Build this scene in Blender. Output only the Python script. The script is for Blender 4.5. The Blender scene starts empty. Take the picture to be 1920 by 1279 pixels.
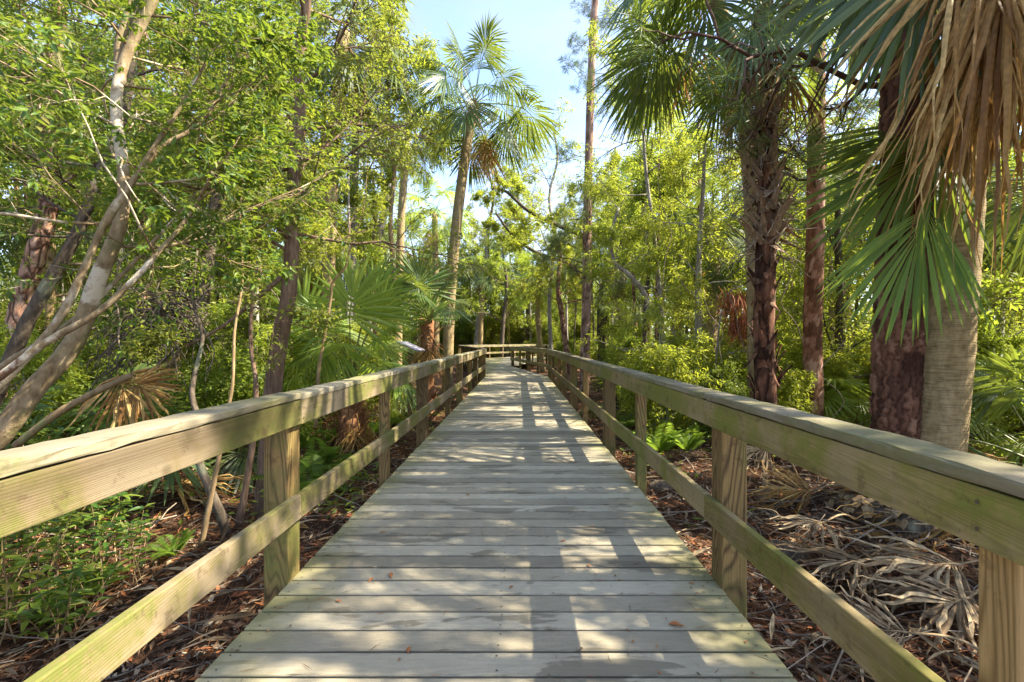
import bpy, math, random
import numpy as np
R = math.radians
scene = bpy.context.scene
COL = scene.collection
F = 853.0                      # focal length of the photograph in its own pixels
EYE = 1.36                     # eye height above the deck
UP = np.array([0., 0., 1.])

def P(px, py, y):
    """a point of the place: seen at photo pixel (px, py), y metres in front of the camera"""
    return np.array([(px - 973) / F * y, y, EYE - (py - 639.5) / F * y])

def sstep(a, b, x):
    t = np.clip((x - a) / (b - a), 0, 1)
    return t * t * (3 - 2 * t)

def gz(x, y):
    x = np.asarray(x, float); y = np.asarray(y, float)
    off = sstep(1.3, 2.4, np.abs(x))
    h = (.055 * np.sin(1.3 * x + .7 * y) + .05 * np.sin(2.1 * x - 1.7 * y + 1) + .03 * np.sin(4.3 * x + 3.1 * y + 2)
         + .018 * np.sin(7.3 * x - 6.1 * y))
    return -.5 + h * off + .22 * sstep(2., 4.5, x) * sstep(14, 5, y) + .14 * sstep(2., 5, -x)

def unit(v):
    v = np.asarray(v, float)
    return v / (np.linalg.norm(v, axis=-1, keepdims=True) + 1e-12)

# ------------------------------------------------------------------ mesh builder
class MB:
    def __init__(s):
        s.v = []; s.f = []; s.n = 0
    def add(s, v, faces, mat=0, smooth=False):
        v = np.asarray(v, float).reshape(-1, 3)
        if not isinstance(faces, list): faces = [faces]
        for fc in faces:
            fc = np.asarray(fc, int)
            if fc.size: s.f.append((fc + s.n, mat, smooth))
        s.v.append(v); s.n += len(v)
    def tube(s, pts, rad, n=8, mat=0, cap=True, lump=0., rng=None, flat=1.):
        pts = np.asarray(pts, float); K = len(pts)
        rad = np.broadcast_to(np.asarray(rad, float), (K,))
        t = np.gradient(pts, axis=0); t = unit(t)
        m = t.mean(0); ax = np.eye(3)[np.argmin(np.abs(m))]
        a = unit(np.cross(t, ax)); b = np.cross(t, a)
        th = np.linspace(0, 2 * np.pi, n, endpoint=False)
        rr = rad[:, None] * np.ones((K, n))
        if lump and rng is not None: rr = rr * (1 + lump * rng.normal(size=(K, n)))
        v = pts[:, None] + rr[..., None] * (np.cos(th)[None, :, None] * a[:, None] + flat * np.sin(th)[None, :, None] * b[:, None])
        i = np.arange(K - 1)[:, None] * n; j = np.arange(n)[None]; j2 = (j + 1) % n
        q = np.stack([i + j, i + j2, i + n + j2, i + n + j], -1).reshape(-1, 4)
        fs = [q]
        if cap: fs += [np.arange(n)[None, ::-1], (np.arange(n) + (K - 1) * n)[None]]
        s.add(v, fs, mat, True)
    def sweep(s, prof, pts, u, v, mat=0, smooth=False):
        """a closed 2-D outline carried along pts, u and v being its axes"""
        prof = np.asarray(prof, float); pts = np.asarray(pts, float); n = len(prof); K = len(pts)
        u = np.broadcast_to(u, (K, 3)); v = np.broadcast_to(v, (K, 3))
        vv = pts[:, None] + prof[None, :, :1] * u[:, None] + prof[None, :, 1:] * v[:, None]
        i = np.arange(K - 1)[:, None] * n; j = np.arange(n)[None]; j2 = (j + 1) % n
        q = np.stack([i + j, i + j2, i + n + j2, i + n + j], -1).reshape(-1, 4)
        s.add(vv, [q, np.arange(n)[None, ::-1], (np.arange(n) + (K - 1) * n)[None]], mat, smooth)
    def mesh(s, name, mats):
        me = bpy.data.meshes.new(name)
        v = np.concatenate(s.v) if s.v else np.zeros((0, 3))
        me.vertices.add(len(v)); me.vertices.foreach_set('co', v.astype(np.float32).ravel())
        loops = np.concatenate([f.ravel() for f, _, _ in s.f])
        tot = np.concatenate([np.full(len(f), f.shape[1]) for f, _, _ in s.f])
        mi = np.concatenate([np.full(len(f), m) for f, m, _ in s.f])
        sm = np.concatenate([np.full(len(f), k) for f, _, k in s.f])
        me.loops.add(len(loops)); me.loops.foreach_set('vertex_index', loops.astype(np.int32))
        me.polygons.add(len(tot))
        me.polygons.foreach_set('loop_start', np.concatenate([[0], np.cumsum(tot)[:-1]]).astype(np.int32))
        me.polygons.foreach_set('loop_total', tot.astype(np.int32))
        me.polygons.foreach_set('material_index', mi.astype(np.int32))
        me.polygons.foreach_set('use_smooth', sm.astype(bool))
        for m in mats: me.materials.append(m)
        me.update(calc_edges=True)
        return me

def link(name, me, parent=None, loc=(0, 0, 0), rotz=0., scale=1.):
    o = bpy.data.objects.new(name, me); COL.objects.link(o)
    o.location = tuple(float(c) for c in loc); o.rotation_euler = (0, 0, rotz)
    if scale != 1.: o.scale = (scale,) * 3
    if parent: o.parent = parent
    return o
def obj(name, mb, mats, parent=None, loc=(0, 0, 0), **k):
    if not isinstance(mats, (list, tuple)): mats = [mats]
    return link(name, mb.mesh(name, mats), parent, loc, **k)
def tag(o, label=None, cat=None, group=None, kind=None):
    for k, v in (('label', label), ('category', cat), ('group', group), ('kind', kind)):
        if v: o[k] = v
    return o
def thing(name, label, cat, loc=(0, 0, 0), group=None, rotz=0.):
    return tag(link(name, None, None, loc, rotz), label, cat, group)
def kids(o): return [c for c in bpy.data.objects if c.parent == o]
TREE = {}
def copy_tree(o, parent=None):
    c = o.copy(); COL.objects.link(c)
    if parent: c.parent = parent
    for ch in o.children: copy_tree(ch, c)
    return c

# ------------------------------------------------------------------ materials
def nodes(name):
    m = bpy.data.materials.new(name); m.use_nodes = True
    nt = m.node_tree; nt.nodes.clear()
    out = nt.nodes.new('ShaderNodeOutputMaterial')
    def N(t, **k):
        n = nt.nodes.new(t)
        for a, b in k.items():
            if a in ('inp',):
                for i, val in b.items(): n.inputs[i].default_value = val
            else: setattr(n, a, b)
        return n
    return m, nt, N, nt.links.new, out
def ramp(N, cols):
    r = N('ShaderNodeValToRGB'); e = r.color_ramp.elements
    while len(e) < len(cols): e.new(.5)
    for el, (p, c) in zip(e, cols):
        el.position = p; el.color = (*c, 1)
    return r
def mixc(N, L, fac, a, b, mode='MIX'):
    m = N('ShaderNodeMix', data_type='RGBA', blend_type=mode)
    for s, val in ((0, fac), (6, a), (7, b)):
        if hasattr(val, 'links'): L(val, m.inputs[s])
        else: m.inputs[s].default_value = (*val, 1) if isinstance(val, tuple) else val
    return m.outputs[2]

def leaf_mat(name, cols, trans, tfac=.45, rough=.42, spec=.5, hue=.03):
    """cols: darker .. lighter leaf colours, one leaf differing from the next"""
    m, nt, N, L, out = nodes(name)
    g = N('ShaderNodeNewGeometry'); oi = N('ShaderNodeObjectInfo')
    k = len(cols) - 1
    r = ramp(N, [(i / k, c) for i, c in enumerate(cols)]); L(g.outputs['Random Per Island'], r.inputs[0])
    hs = N('ShaderNodeHueSaturation')
    ma = N('ShaderNodeMapRange', inp={3: .5 - hue, 4: .5 + hue * .6}); L(oi.outputs['Random'], ma.inputs[0])
    mv = N('ShaderNodeMapRange', inp={3: .8, 4: 1.15}); 
    mm = N('ShaderNodeMath', operation='MULTIPLY', inp={1: 7.31}); L(oi.outputs['Random'], mm.inputs[0])
    fr = N('ShaderNodeMath', operation='FRACT'); L(mm.outputs[0], fr.inputs[0]); L(fr.outputs[0], mv.inputs[0])
    L(ma.outputs[0], hs.inputs['Hue']); L(mv.outputs[0], hs.inputs['Value']); L(r.outputs[0], hs.inputs['Color'])
    p = N('ShaderNodeBsdfPrincipled', inp={'Roughness': rough, 'Specular IOR Level': spec})
    L(hs.outputs[0], p.inputs['Base Color'])
    t = N('ShaderNodeBsdfTranslucent')
    tc = mixc(N, L, .8, hs.outputs[0], trans, 'MIX'); L(tc, t.inputs[0])
    mx = N('ShaderNodeMixShader', inp={0: tfac}); L(p.outputs[0], mx.inputs[1]); L(t.outputs[0], mx.inputs[2])
    L(mx.outputs[0], out.inputs[0])
    return m

def bark_mat(name, cols, scale=(6, 6, 1.6), bump=.6, detail=8, plates=0., ring=0., patch=None, rough=.9):
    m, nt, N, L, out = nodes(name)
    tc = N('ShaderNodeTexCoord'); oi = N('ShaderNodeObjectInfo')
    ad = N('ShaderNodeVectorMath', operation='ADD'); L(tc.outputs['Object'], ad.inputs[0])
    sc = N('ShaderNodeVectorMath', operation='SCALE', inp={'Scale': 37.}); L(oi.outputs['Random'], sc.inputs[0]); L(sc.outputs[0], ad.inputs[1])
    mp = N('ShaderNodeMapping', inp={'Scale': scale}); L(ad.outputs[0], mp.inputs[0])
    nz = N('ShaderNodeTexNoise', inp={'Scale': 3., 'Detail': detail, 'Roughness': .65}); L(mp.outputs[0], nz.inputs['Vector'])
    k = len(cols) - 1
    r = ramp(N, [(.28 + .44 * i / k, c) for i, c in enumerate(cols)]); L(nz.outputs[0], r.inputs[0])
    colr = r.outputs[0]; hgt = nz.outputs[0]
    if plates:
        vo = N('ShaderNodeTexVoronoi', feature='DISTANCE_TO_EDGE', inp={'Scale': plates})
        wv = N('ShaderNodeVectorMath', operation='MULTIPLY_ADD', inp={1: (.25, .25, .25)}); L(nz.outputs[1], wv.inputs[0]); L(mp.outputs[0], wv.inputs[2])
        L(wv.outputs[0], vo.inputs['Vector'])
        mr = N('ShaderNodeMapRange', inp={1: 0., 2: .16}); L(vo.outputs[0], mr.inputs[0])
        colr = mixc(N, L, mr.outputs[0], tuple(c * .32 for c in cols[0]), colr)
        h2 = N('ShaderNodeMath', operation='MULTIPLY_ADD', inp={1: .35}); L(nz.outputs[0], h2.inputs[0]); L(mr.outputs[0], h2.inputs[2]); hgt = h2.outputs[0]
    if ring:
        m2 = N('ShaderNodeMapping', inp={'Scale': (3., 3., ring)}); L(ad.outputs[0], m2.inputs[0])
        n2 = N('ShaderNodeTexNoise', inp={'Scale': 2.2, 'Detail': 4}); L(m2.outputs[0], n2.inputs['Vector'])
        r2 = N('ShaderNodeMapRange', inp={1: .36, 2: .5, 3: .72, 4: 1.06}); L(n2.outputs[0], r2.inputs[0])
        colr = mixc(N, L, 1., colr, r2.outputs[0], 'MULTIPLY')
        h2 = N('ShaderNodeMath', operation='MULTIPLY_ADD', inp={1: .7}); L(r2.outputs[0], h2.inputs[0]); L(hgt, h2.inputs[2]); hgt = h2.outputs[0]
    if patch:
        n3 = N('ShaderNodeTexNoise', inp={'Scale': 2.6, 'Detail': 5, 'Roughness': .6}); L(ad.outputs[0], n3.inputs['Vector'])
        for lo, hi, c in patch:
            r3 = N('ShaderNodeMapRange', inp={1: lo, 2: hi}); L(n3.outputs[0], r3.inputs[0])
            colr = mixc(N, L, r3.outputs[0], colr, c)
    b = N('ShaderNodeBump', inp={'Strength': bump, 'Distance': .02}); L(hgt, b.inputs['Height'])
    p = N('ShaderNodeBsdfPrincipled', inp={'Roughness': rough, 'Specular IOR Level': .2})
    L(colr, p.inputs['Base Color']); L(b.outputs[0], p.inputs['Normal']); L(p.outputs[0], out.inputs[0])
    return m

def plate_mat(name, cols, bump=1.):
    m, nt, N, L, out = nodes(name)
    at = N('ShaderNodeAttribute', attribute_name='plate'); tc = N('ShaderNodeTexCoord')
    mp = N('ShaderNodeMapping', inp={'Scale': (9, 9, 3)}); L(tc.outputs['Object'], mp.inputs[0])
    nz = N('ShaderNodeTexNoise', inp={'Scale': 4., 'Detail': 9., 'Roughness': .7}); L(mp.outputs[0], nz.inputs['Vector'])
    ma = N('ShaderNodeMath', operation='MULTIPLY_ADD', inp={1: .9, 2: -.45}); L(nz.outputs[0], ma.inputs[0])
    ad = N('ShaderNodeMath', operation='ADD'); L(at.outputs['Fac'], ad.inputs[0]); L(ma.outputs[0], ad.inputs[1])
    k = len(cols) - 1; r = ramp(N, [(i / k, c) for i, c in enumerate(cols)]); L(ad.outputs[0], r.inputs[0])
    b = N('ShaderNodeBump', inp={'Strength': bump, 'Distance': .012}); L(nz.outputs[0], b.inputs['Height'])
    p = N('ShaderNodeBsdfPrincipled', inp={'Roughness': .9, 'Specular IOR Level': .2}); L(r.outputs[0], p.inputs['Base Color']); L(b.outputs[0], p.inputs['Normal']); L(p.outputs[0], out.inputs[0])
    return m

def wood_mat(name, light, dark, algae, axis='Y', alg=(.5, .66), grey=None, grain=1., rough=.8):
    """sawn pine: growth rings cut lengthwise, knots, green algae bloom, grey weathering"""
    m, nt, N, L, out = nodes(name)
    tc = N('ShaderNodeTexCoord'); oi = N('ShaderNodeObjectInfo')
    sc = N('ShaderNodeVectorMath', operation='SCALE', inp={'Scale': 23.}); L(oi.outputs['Random'], sc.inputs[0])
    s = {'Y': (1, .042, 1), 'Z': (1, 1, .09), 'X': (.06, 1, 1)}[axis]
    ad = N('ShaderNodeVectorMath', operation='ADD'); L(tc.outputs['Object'], ad.inputs[0]); L(sc.outputs[0], ad.inputs[1])
    mp = N('ShaderNodeMapping', inp={'Scale': s}); L(ad.outputs[0], mp.inputs[0])
    nz = N('ShaderNodeTexNoise', inp={'Scale': 7., 'Detail': 3.}); L(mp.outputs[0], nz.inputs['Vector'])
    # rings: the distance field of a warped noise, banded
    n0 = N('ShaderNodeTexNoise', inp={'Scale': 5.5, 'Detail': 1.2, 'Roughness': .35, 'Distortion': .08}); L(mp.outputs[0], n0.inputs['Vector'])
    mu = N('ShaderNodeMath', operation='MULTIPLY', inp={1: 62. * grain}); L(n0.outputs[0], mu.inputs[0])
    ad2 = N('ShaderNodeMath', operation='ADD'); L(mu.outputs[0], ad2.inputs[0])
    m5 = N('ShaderNodeMath', operation='MULTIPLY', inp={1: .45}); L(nz.outputs[0], m5.inputs[0]); L(m5.outputs[0], ad2.inputs[1])
    fr = N('ShaderNodeMath', operation='PINGPONG', inp={1: .5}); L(ad2.outputs[0], fr.inputs[0])
    mr = N('ShaderNodeMapRange', inp={1: .02, 2: .3}); L(fr.outputs[0], mr.inputs[0])
    s2 = {'Y': (1, .02, 1), 'Z': (1, 1, .03), 'X': (.02, 1, 1)}[axis]
    mp2 = N('ShaderNodeMapping', inp={'Scale': s2}); L(ad.outputs[0], mp2.inputs[0])
    fine = N('ShaderNodeTexNoise', inp={'Scale': 130., 'Detail': 5., 'Roughness': .7}); L(mp2.outputs[0], fine.inputs['Vector'])
    col = mixc(N, L, mr.outputs[0], dark, light)
    fm = N('ShaderNodeMapRange', inp={1: .3, 2: .7, 3: .62, 4: 1.2}); L(fine.outputs[0], fm.inputs[0])
    col = mixc(N, L, 1., col, fm.outputs[0], 'MULTIPLY')
    big = N('ShaderNodeTexNoise', inp={'Scale': 1.7, 'Detail': 7., 'Roughness': .65}); L(ad.outputs[0], big.inputs['Vector'])
    if grey:
        gm = N('ShaderNodeMapRange', inp={1: .62, 2: .4, 3: .0, 4: .85}); L(big.outputs[0], gm.inputs[0])
        col = mixc(N, L, gm.outputs[0], col, grey)
    am = N('ShaderNodeMapRange', inp={1: alg[0], 2: alg[1], 3: 0., 4: .92}); L(big.outputs[0], am.inputs[0])
    am2 = N('ShaderNodeMath', operation='MULTIPLY'); L(am.outputs[0], am2.inputs[0])
    sp = N('ShaderNodeTexNoise', inp={'Scale': 34., 'Detail': 4., 'Roughness': .7}); L(ad.outputs[0], sp.inputs['Vector'])
    spm = N('ShaderNodeMapRange', inp={1: .25, 2: .5}); L(sp.outputs[0], spm.inputs[0]); L(spm.outputs[0], am2.inputs[1])
    col = mixc(N, L, am2.outputs[0], col, algae)
    st = N('ShaderNodeTexNoise', inp={'Scale': .9, 'Detail': 8., 'Roughness': .7}); L(mp.outputs[0], st.inputs['Vector'])
    s3 = N('ShaderNodeMapRange', inp={1: .47, 2: .6, 3: 0., 4: .75}); L(st.outputs[0], s3.inputs[0])
    col = mixc(N, L, s3.outputs[0], col, tuple(c * .55 for c in dark))
    mo = N('ShaderNodeTexNoise', inp={'Scale': 11., 'Detail': 9., 'Roughness': .75}); L(ad.outputs[0], mo.inputs['Vector'])
    m6 = N('ShaderNodeMapRange', inp={1: .56, 2: .63, 3: 0., 4: .5}); L(mo.outputs[0], m6.inputs[0])
    col = mixc(N, L, m6.outputs[0], col, tuple(c * .6 for c in dark))
    # knots
    vo = N('ShaderNodeTexVoronoi', inp={'Scale': 2.3, 'Randomness': 1.})
    kp = N('ShaderNodeMapping', inp={'Scale': {'Y': (1, .8, 1), 'Z': (1, 1, .8), 'X': (.8, 1, 1)}[axis]}); L(ad.outputs[0], kp.inputs[0]); L(kp.outputs[0], vo.inputs['Vector'])
    km = N('ShaderNodeMapRange', inp={1: .02, 2: .07, 3: .75, 4: 0.}); L(vo.outputs['Distance'], km.inputs[0])
    col = mixc(N, L, km.outputs[0], col, tuple(c * .3 for c in dark))
    # dark drying checks
    ck = N('ShaderNodeMapRange', inp={1: .27, 2: .33, 3: .7, 4: 0.}); L(fine.outputs[0], ck.inputs[0])
    col = mixc(N, L, ck.outputs[0], col, tuple(c * .35 for c in dark))
    hh = N('ShaderNodeMath', operation='MULTIPLY_ADD', inp={1: .3}); L(mr.outputs[0], hh.inputs[0]); L(fine.outputs[0], hh.inputs[2])
    b = N('ShaderNodeBump', inp={'Strength': .35, 'Distance': .004}); L(hh.outputs[0], b.inputs['Height'])
    p = N('ShaderNodeBsdfPrincipled', inp={'Roughness': rough, 'Specular IOR Level': .3})
    L(col, p.inputs['Base Color']); L(b.outputs[0], p.inputs['Normal']); L(p.outputs[0], out.inputs[0])
    return m

def island_mat(name, cols, rough=.8, trans=0., tcol=(.3, .2, .08), stripe=0.):
    m, nt, N, L, out = nodes(name)
    g = N('ShaderNodeNewGeometry'); k = len(cols) - 1
    r = ramp(N, [(i / k, c) for i, c in enumerate(cols)]); L(g.outputs['Random Per Island'], r.inputs[0])
    col = r.outputs[0]
    tc = N('ShaderNodeTexCoord')
    nz = N('ShaderNodeTexNoise', inp={'Scale': 22., 'Detail': 5}); L(tc.outputs['Object'], nz.inputs['Vector'])
    mr = N('ShaderNodeMapRange', inp={1: .3, 2: .7, 3: .6, 4: 1.25}); L(nz.outputs[0], mr.inputs[0])
    col = mixc(N, L, 1., col, mr.outputs[0], 'MULTIPLY')
    p = N('ShaderNodeBsdfPrincipled', inp={'Roughness': rough, 'Specular IOR Level': .3}); L(col, p.inputs['Base Color'])
    if trans:
        t = N('ShaderNodeBsdfTranslucent'); L(mixc(N, L, .5, col, tcol), t.inputs[0])
        mx = N('ShaderNodeMixShader', inp={0: trans}); L(p.outputs[0], mx.inputs[1]); L(t.outputs[0], mx.inputs[2]); L(mx.outputs[0], out.inputs[0])
    else: L(p.outputs[0], out.inputs[0])
    return m

def deck_mat():
    m, nt, N, L, out = nodes('deck_boards')
    tc = N('ShaderNodeTexCoord'); g = N('ShaderNodeNewGeometry')
    r = ramp(N, [(0, (.208, .177, .12)), (.5, (.318, .275, .188)), (1, (.435, .38, .267))]); L(g.outputs['Random Per Island'], r.inputs[0])
    col = r.outputs[0]
    mp = N('ShaderNodeMapping', inp={'Scale': (.12, 1, 1)}); L(tc.outputs['Object'], mp.inputs[0])
    fi = N('ShaderNodeTexNoise', inp={'Scale': 60., 'Detail': 5., 'Roughness': .7}); L(mp.outputs[0], fi.inputs['Vector'])
    fm = N('ShaderNodeMapRange', inp={1: .3, 2: .7, 3: .82, 4: 1.14}); L(fi.outputs[0], fm.inputs[0])
    col = mixc(N, L, 1., col, fm.outputs[0], 'MULTIPLY')
    sp = N('ShaderNodeTexNoise', inp={'Scale': 150., 'Detail': 3.}); L(tc.outputs['Object'], sp.inputs['Vector'])
    sm = N('ShaderNodeMapRange', inp={1: .3, 2: .7, 3: .88, 4: 1.1}); L(sp.outputs[0], sm.inputs[0])
    col = mixc(N, L, 1., col, sm.outputs[0], 'MULTIPLY')
    # broad dirt
    dn = N('ShaderNodeTexNoise', inp={'Scale': 1.5, 'Detail': 6., 'Roughness': .6}); L(tc.outputs['Object'], dn.inputs['Vector'])
    dm = N('ShaderNodeMapRange', inp={1: .35, 2: .7, 3: 1.05, 4: .8}); L(dn.outputs[0], dm.inputs[0])
    col = mixc(N, L, 1., col, dm.outputs[0], 'MULTIPLY')
    # damp stains stretched along the boards
    m2 = N('ShaderNodeMapping', inp={'Scale': (.9, 3.4, 1)}); L(tc.outputs['Object'], m2.inputs[0])
    st = N('ShaderNodeTexNoise', inp={'Scale': 1.25, 'Detail': 6., 'Roughness': .58, 'Distortion': .4}); L(m2.outputs[0], st.inputs['Vector'])
    stm = N('ShaderNodeMapRange', inp={1: .58, 2: .605, 3: 0, 4: .68}); L(st.outputs[0], stm.inputs[0])
    col = mixc(N, L, stm.outputs[0], col, (.12, .1, .065))
    sy = N('ShaderNodeSeparateXYZ'); L(tc.outputs['Object'], sy.inputs[0])
    ya = N('ShaderNodeMath', operation='ADD', inp={1: 1.2 + .1485 * 40}); L(sy.outputs[1], ya.inputs[0])
    yp = N('ShaderNodeMath', operation='PINGPONG', inp={1: .07425}); L(ya.outputs[0], yp.inputs[0])
    yn = N('ShaderNodeMath', operation='MULTIPLY_ADD', inp={1: -.03}); L(fi.outputs[0], yn.inputs[0]); L(yp.outputs[0], yn.inputs[2])
    gm = N('ShaderNodeMapRange', inp={1: .043, 2: .06, 3: 0., 4: .75}); L(yn.outputs[0], gm.inputs[0])
    col = mixc(N, L, gm.outputs[0], col, (.085, .075, .045))
    # green edges
    sx = N('ShaderNodeSeparateXYZ'); L(tc.outputs['Object'], sx.inputs[0])
    ea = N('ShaderNodeMath', operation='ADD', inp={1: .0915}); L(sx.outputs[0], ea.inputs[0])
    eb = N('ShaderNodeMath', operation='ABSOLUTE'); L(ea.outputs[0], eb.inputs[0])
    en = N('ShaderNodeMath', operation='MULTIPLY_ADD', inp={1: .9}); L(dn.outputs[0], en.inputs[0]); L(eb.outputs[0], en.inputs[2])
    em = N('ShaderNodeMapRange', inp={1: 1.36, 2: 1.68, 3: 0, 4: .65}); L(en.outputs[0], em.inputs[0])
    col = mixc(N, L, em.outputs[0], col, (.17, .16, .05))
    b = N('ShaderNodeBump', inp={'Strength': .25, 'Distance': .003}); L(fi.outputs[0], b.inputs['Height'])
    p = N('ShaderNodeBsdfPrincipled', inp={'Roughness': .75, 'Specular IOR Level': .3})
    L(col, p.inputs['Base Color']); L(b.outputs[0], p.inputs['Normal']); L(p.outputs[0], out.inputs[0])
    return m

def ground_mat():
    m, nt, N, L, out = nodes('forest_floor')
    tc = N('ShaderNodeTexCoord')
    a = N('ShaderNodeTexNoise', inp={'Scale': .7, 'Detail': 6., 'Roughness': .6}); L(tc.outputs['Object'], a.inputs['Vector'])
    b_ = N('ShaderNodeTexNoise', inp={'Scale': 28., 'Detail': 8., 'Roughness': .75}); L(tc.outputs['Object'], b_.inputs['Vector'])
    r1 = ramp(N, [(.3, (.03, .021, .015)), (.5, (.075, .046, .03)), (.7, (.16, .095, .055))]); L(b_.outputs[0], r1.inputs[0])
    r2 = ramp(N, [(.35, (.6, .55, .5)), (.65, (1.25, 1, .8))]); L(a.outputs[0], r2.inputs[0])
    col = mixc(N, L, 1., r1.outputs[0], r2.outputs[0], 'MULTIPLY')
    vo = N('ShaderNodeTexVoronoi', inp={'Scale': 30.}); L(tc.outputs['Object'], vo.inputs['Vector'])
    r3 = ramp(N, [(0, (.5, .5, .5)), (.5, (1, 1, 1)), (1, (1.5, 1.25, 1.)),]); L(vo.outputs['Color'], r3.inputs[0])
    col = mixc(N, L, 1., col, r3.outputs[0], 'MULTIPLY')
    bp = N('ShaderNodeBump', inp={'Strength': 1., 'Distance': .03}); L(b_.outputs[0], bp.inputs['Height'])
    p = N('ShaderNodeBsdfPrincipled', inp={'Roughness': .95, 'Specular IOR Level': .15})
    L(col, p.inputs['Base Color']); L(bp.outputs[0], p.inputs['Normal']); L(p.outputs[0], out.inputs[0])
    return m

M = {}
M['rail'] = wood_mat('rail_timber', (.245, .165, .068), (.085, .052, .02), (.115, .125, .025), 'Y', (.46, .58), grey=(.22, .18, .115))
M['rail_green'] = wood_mat('rail_timber_mossy', (.29, .2, .06), (.12, .074, .02), (.15, .16, .026), 'Y', (.46, .58), grey=(.27, .215, .11))
M['cap'] = wood_mat('cap_timber', (.29, .245, .155), (.19, .15, .085), (.16, .165, .06), 'Y', (.47, .62), grey=(.28, .245, .165), grain=.5)
M['post'] = wood_mat('post_timber', (.23, .145, .05), (.075, .043, .015), (.12, .12, .028), 'Z', (.48, .62), grain=.6)
M['post_new'] = wood_mat('post_timber_pale', (.34, .215, .085), (.19, .11, .036), (.16, .14, .04), 'Z', (.62, .78), grain=.8)
M['deck'] = deck_mat(); M['ground'] = ground_mat()
# leaves
M['lf_gloss'] = leaf_mat('leaf_glossy', [(.014, .038, .008), (.028, .068, .011), (.06, .112, .015), (.14, .195, .024), (.17, .15, .04)], (.34, .44, .035), .38, .5, .3)
M['lf_oak'] = leaf_mat('leaf_oak', [(.022, .04, .01), (.055, .085, .017), (.105, .14, .024), (.2, .225, .042)], (.44, .5, .05), .44, .5, .35)
M['lf_yel'] = leaf_mat('leaf_feathery', [(.045, .08, .013), (.12, .175, .022), (.185, .235, .03), (.27, .3, .042)], (.58, .62, .055), .5, .5, .3)
M['lf_mid'] = leaf_mat('leaf_mid', [(.03, .06, .012), (.09, .145, .02), (.145, .2, .028), (.23, .26, .042)], (.48, .58, .05), .48, .5, .35)
M['lf_fern'] = leaf_mat('leaf_fern', [(.06, .12, .014), (.1, .175, .02), (.16, .23, .03)], (.36, .5, .05), .5, .5, .3, .02)
M['palm'] = leaf_mat('palm_leaf', [(.03, .062, .016), (.045, .085, .02), (.07, .115, .025), (.12, .155, .033)], (.36, .44, .05), .3, .42, .4)
M['palm_blue'] = leaf_mat('palm_leaf_bluish', [(.024, .055, .02), (.036, .075, .024), (.06, .1, .03)], (.28, .4, .06), .26, .42, .4)
M['palm_near'] = leaf_mat('palm_leaf_near', [(.04, .085, .018), (.065, .12, .022), (.1, .16, .03), (.16, .22, .04)], (.5, .62, .06), .4, .5, .22)
M['lf_far'] = leaf_mat('leaf_far', [(.05, .085, .018), (.09, .135, .024), (.14, .185, .035)], (.4, .48, .06), .4, .8, .05)
M['palm_lite'] = leaf_mat('palm_leaf_fresh', [(.09, .16, .024), (.14, .22, .035), (.21, .29, .05)], (.6, .72, .07), .45, .42, .4)
M['petiole'] = leaf_mat('palm_stalk', [(.14, .17, .04), (.19, .22, .05)], (.3, .35, .06), .1, .45)
M['needle'] = leaf_mat('pine_needle', [(.045, .09, .022), (.08, .13, .032), (.13, .18, .045)], (.3, .42, .06), .25, .5)
M['moss'] = island_mat('spanish_moss', [(.1, .11, .07), (.16, .165, .11), (.22, .22, .15)], .95, .3, (.3, .3, .18))
M['dead'] = island_mat('dead_frond', [(.15, .068, .017), (.3, .16, .04), (.43, .26, .075), (.56, .385, .14)], .6, .34, (.6, .3, .07))
M['dead_grey'] = island_mat('dead_frond_grey', [(.11, .07, .035), (.22, .145, .075), (.33, .235, .125), (.44, .33, .19)], .8, .12)
M['rust'] = island_mat('rust_frond', [(.15, .048, .024), (.29, .09, .04), (.38, .14, .065), (.27, .14, .085)], .8, .3, (.6, .2, .06))
M['litter'] = island_mat('litter', [(.07, .045, .028), (.13, .075, .042), (.22, .1, .045), (.42, .15, .05), (.31, .23, .14), (.46, .36, .24)], .85, .1)
M['needle_litter'] = island_mat('needle_litter', [(.07, .042, .026), (.16, .085, .045), (.36, .14, .048), (.34, .26, .165)], .85)
M['twig'] = island_mat('twig', [(.09, .065, .045), (.19, .145, .1), (.33, .27, .2)], .9)
# bark
M['bk_pale'] = bark_mat('bark_pale', [(.1, .065, .033), (.22, .16, .085), (.35, .27, .165)], (6, 6, 3), .9, 9, patch=[(.54, .6, (.46, .39, .28)), (.66, .7, (.16, .09, .05)), (.42, .34, (.15, .13, .055))])
M['bk_tan'] = bark_mat('bark_tan', [(.13, .085, .04), (.22, .15, .075), (.33, .23, .12)], (7, 7, 1.5), .5, patch=[(.6, .7, (.16, .16, .06))])
M['bk_brown'] = bark_mat('bark_brown', [(.075, .045, .028), (.15, .095, .06), (.26, .18, .12)], (9, 9, 1.6), .9)
M['bk_grey'] = bark_mat('bark_grey', [(.12, .105, .085), (.24, .21, .175), (.38, .34, .29)], (6, 6, 1.5), .7, patch=[(.58, .66, (.42, .39, .34))])
M['bk_dark'] = bark_mat('bark_dark', [(.04, .03, .02), (.085, .065, .045), (.16, .125, .09)], (8, 8, 1.8), .8, patch=[(.6, .68, (.17, .17, .11))])
M['bk_pine'] = plate_mat('bark_pine', [(.09, .05, .035), (.2, .12, .085), (.3, .19, .145), (.42, .3, .24)])
M['bk_pine_red'] = plate_mat('bark_pine_red', [(.09, .04, .022), (.19, .085, .05), (.3, .15, .095), (.4, .25, .18)])
M['bk_pine_dark'] = plate_mat('bark_pine_dark', [(.045, .02, .012), (.11, .05, .03), (.18, .085, .05), (.26, .14, .09)])
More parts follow.
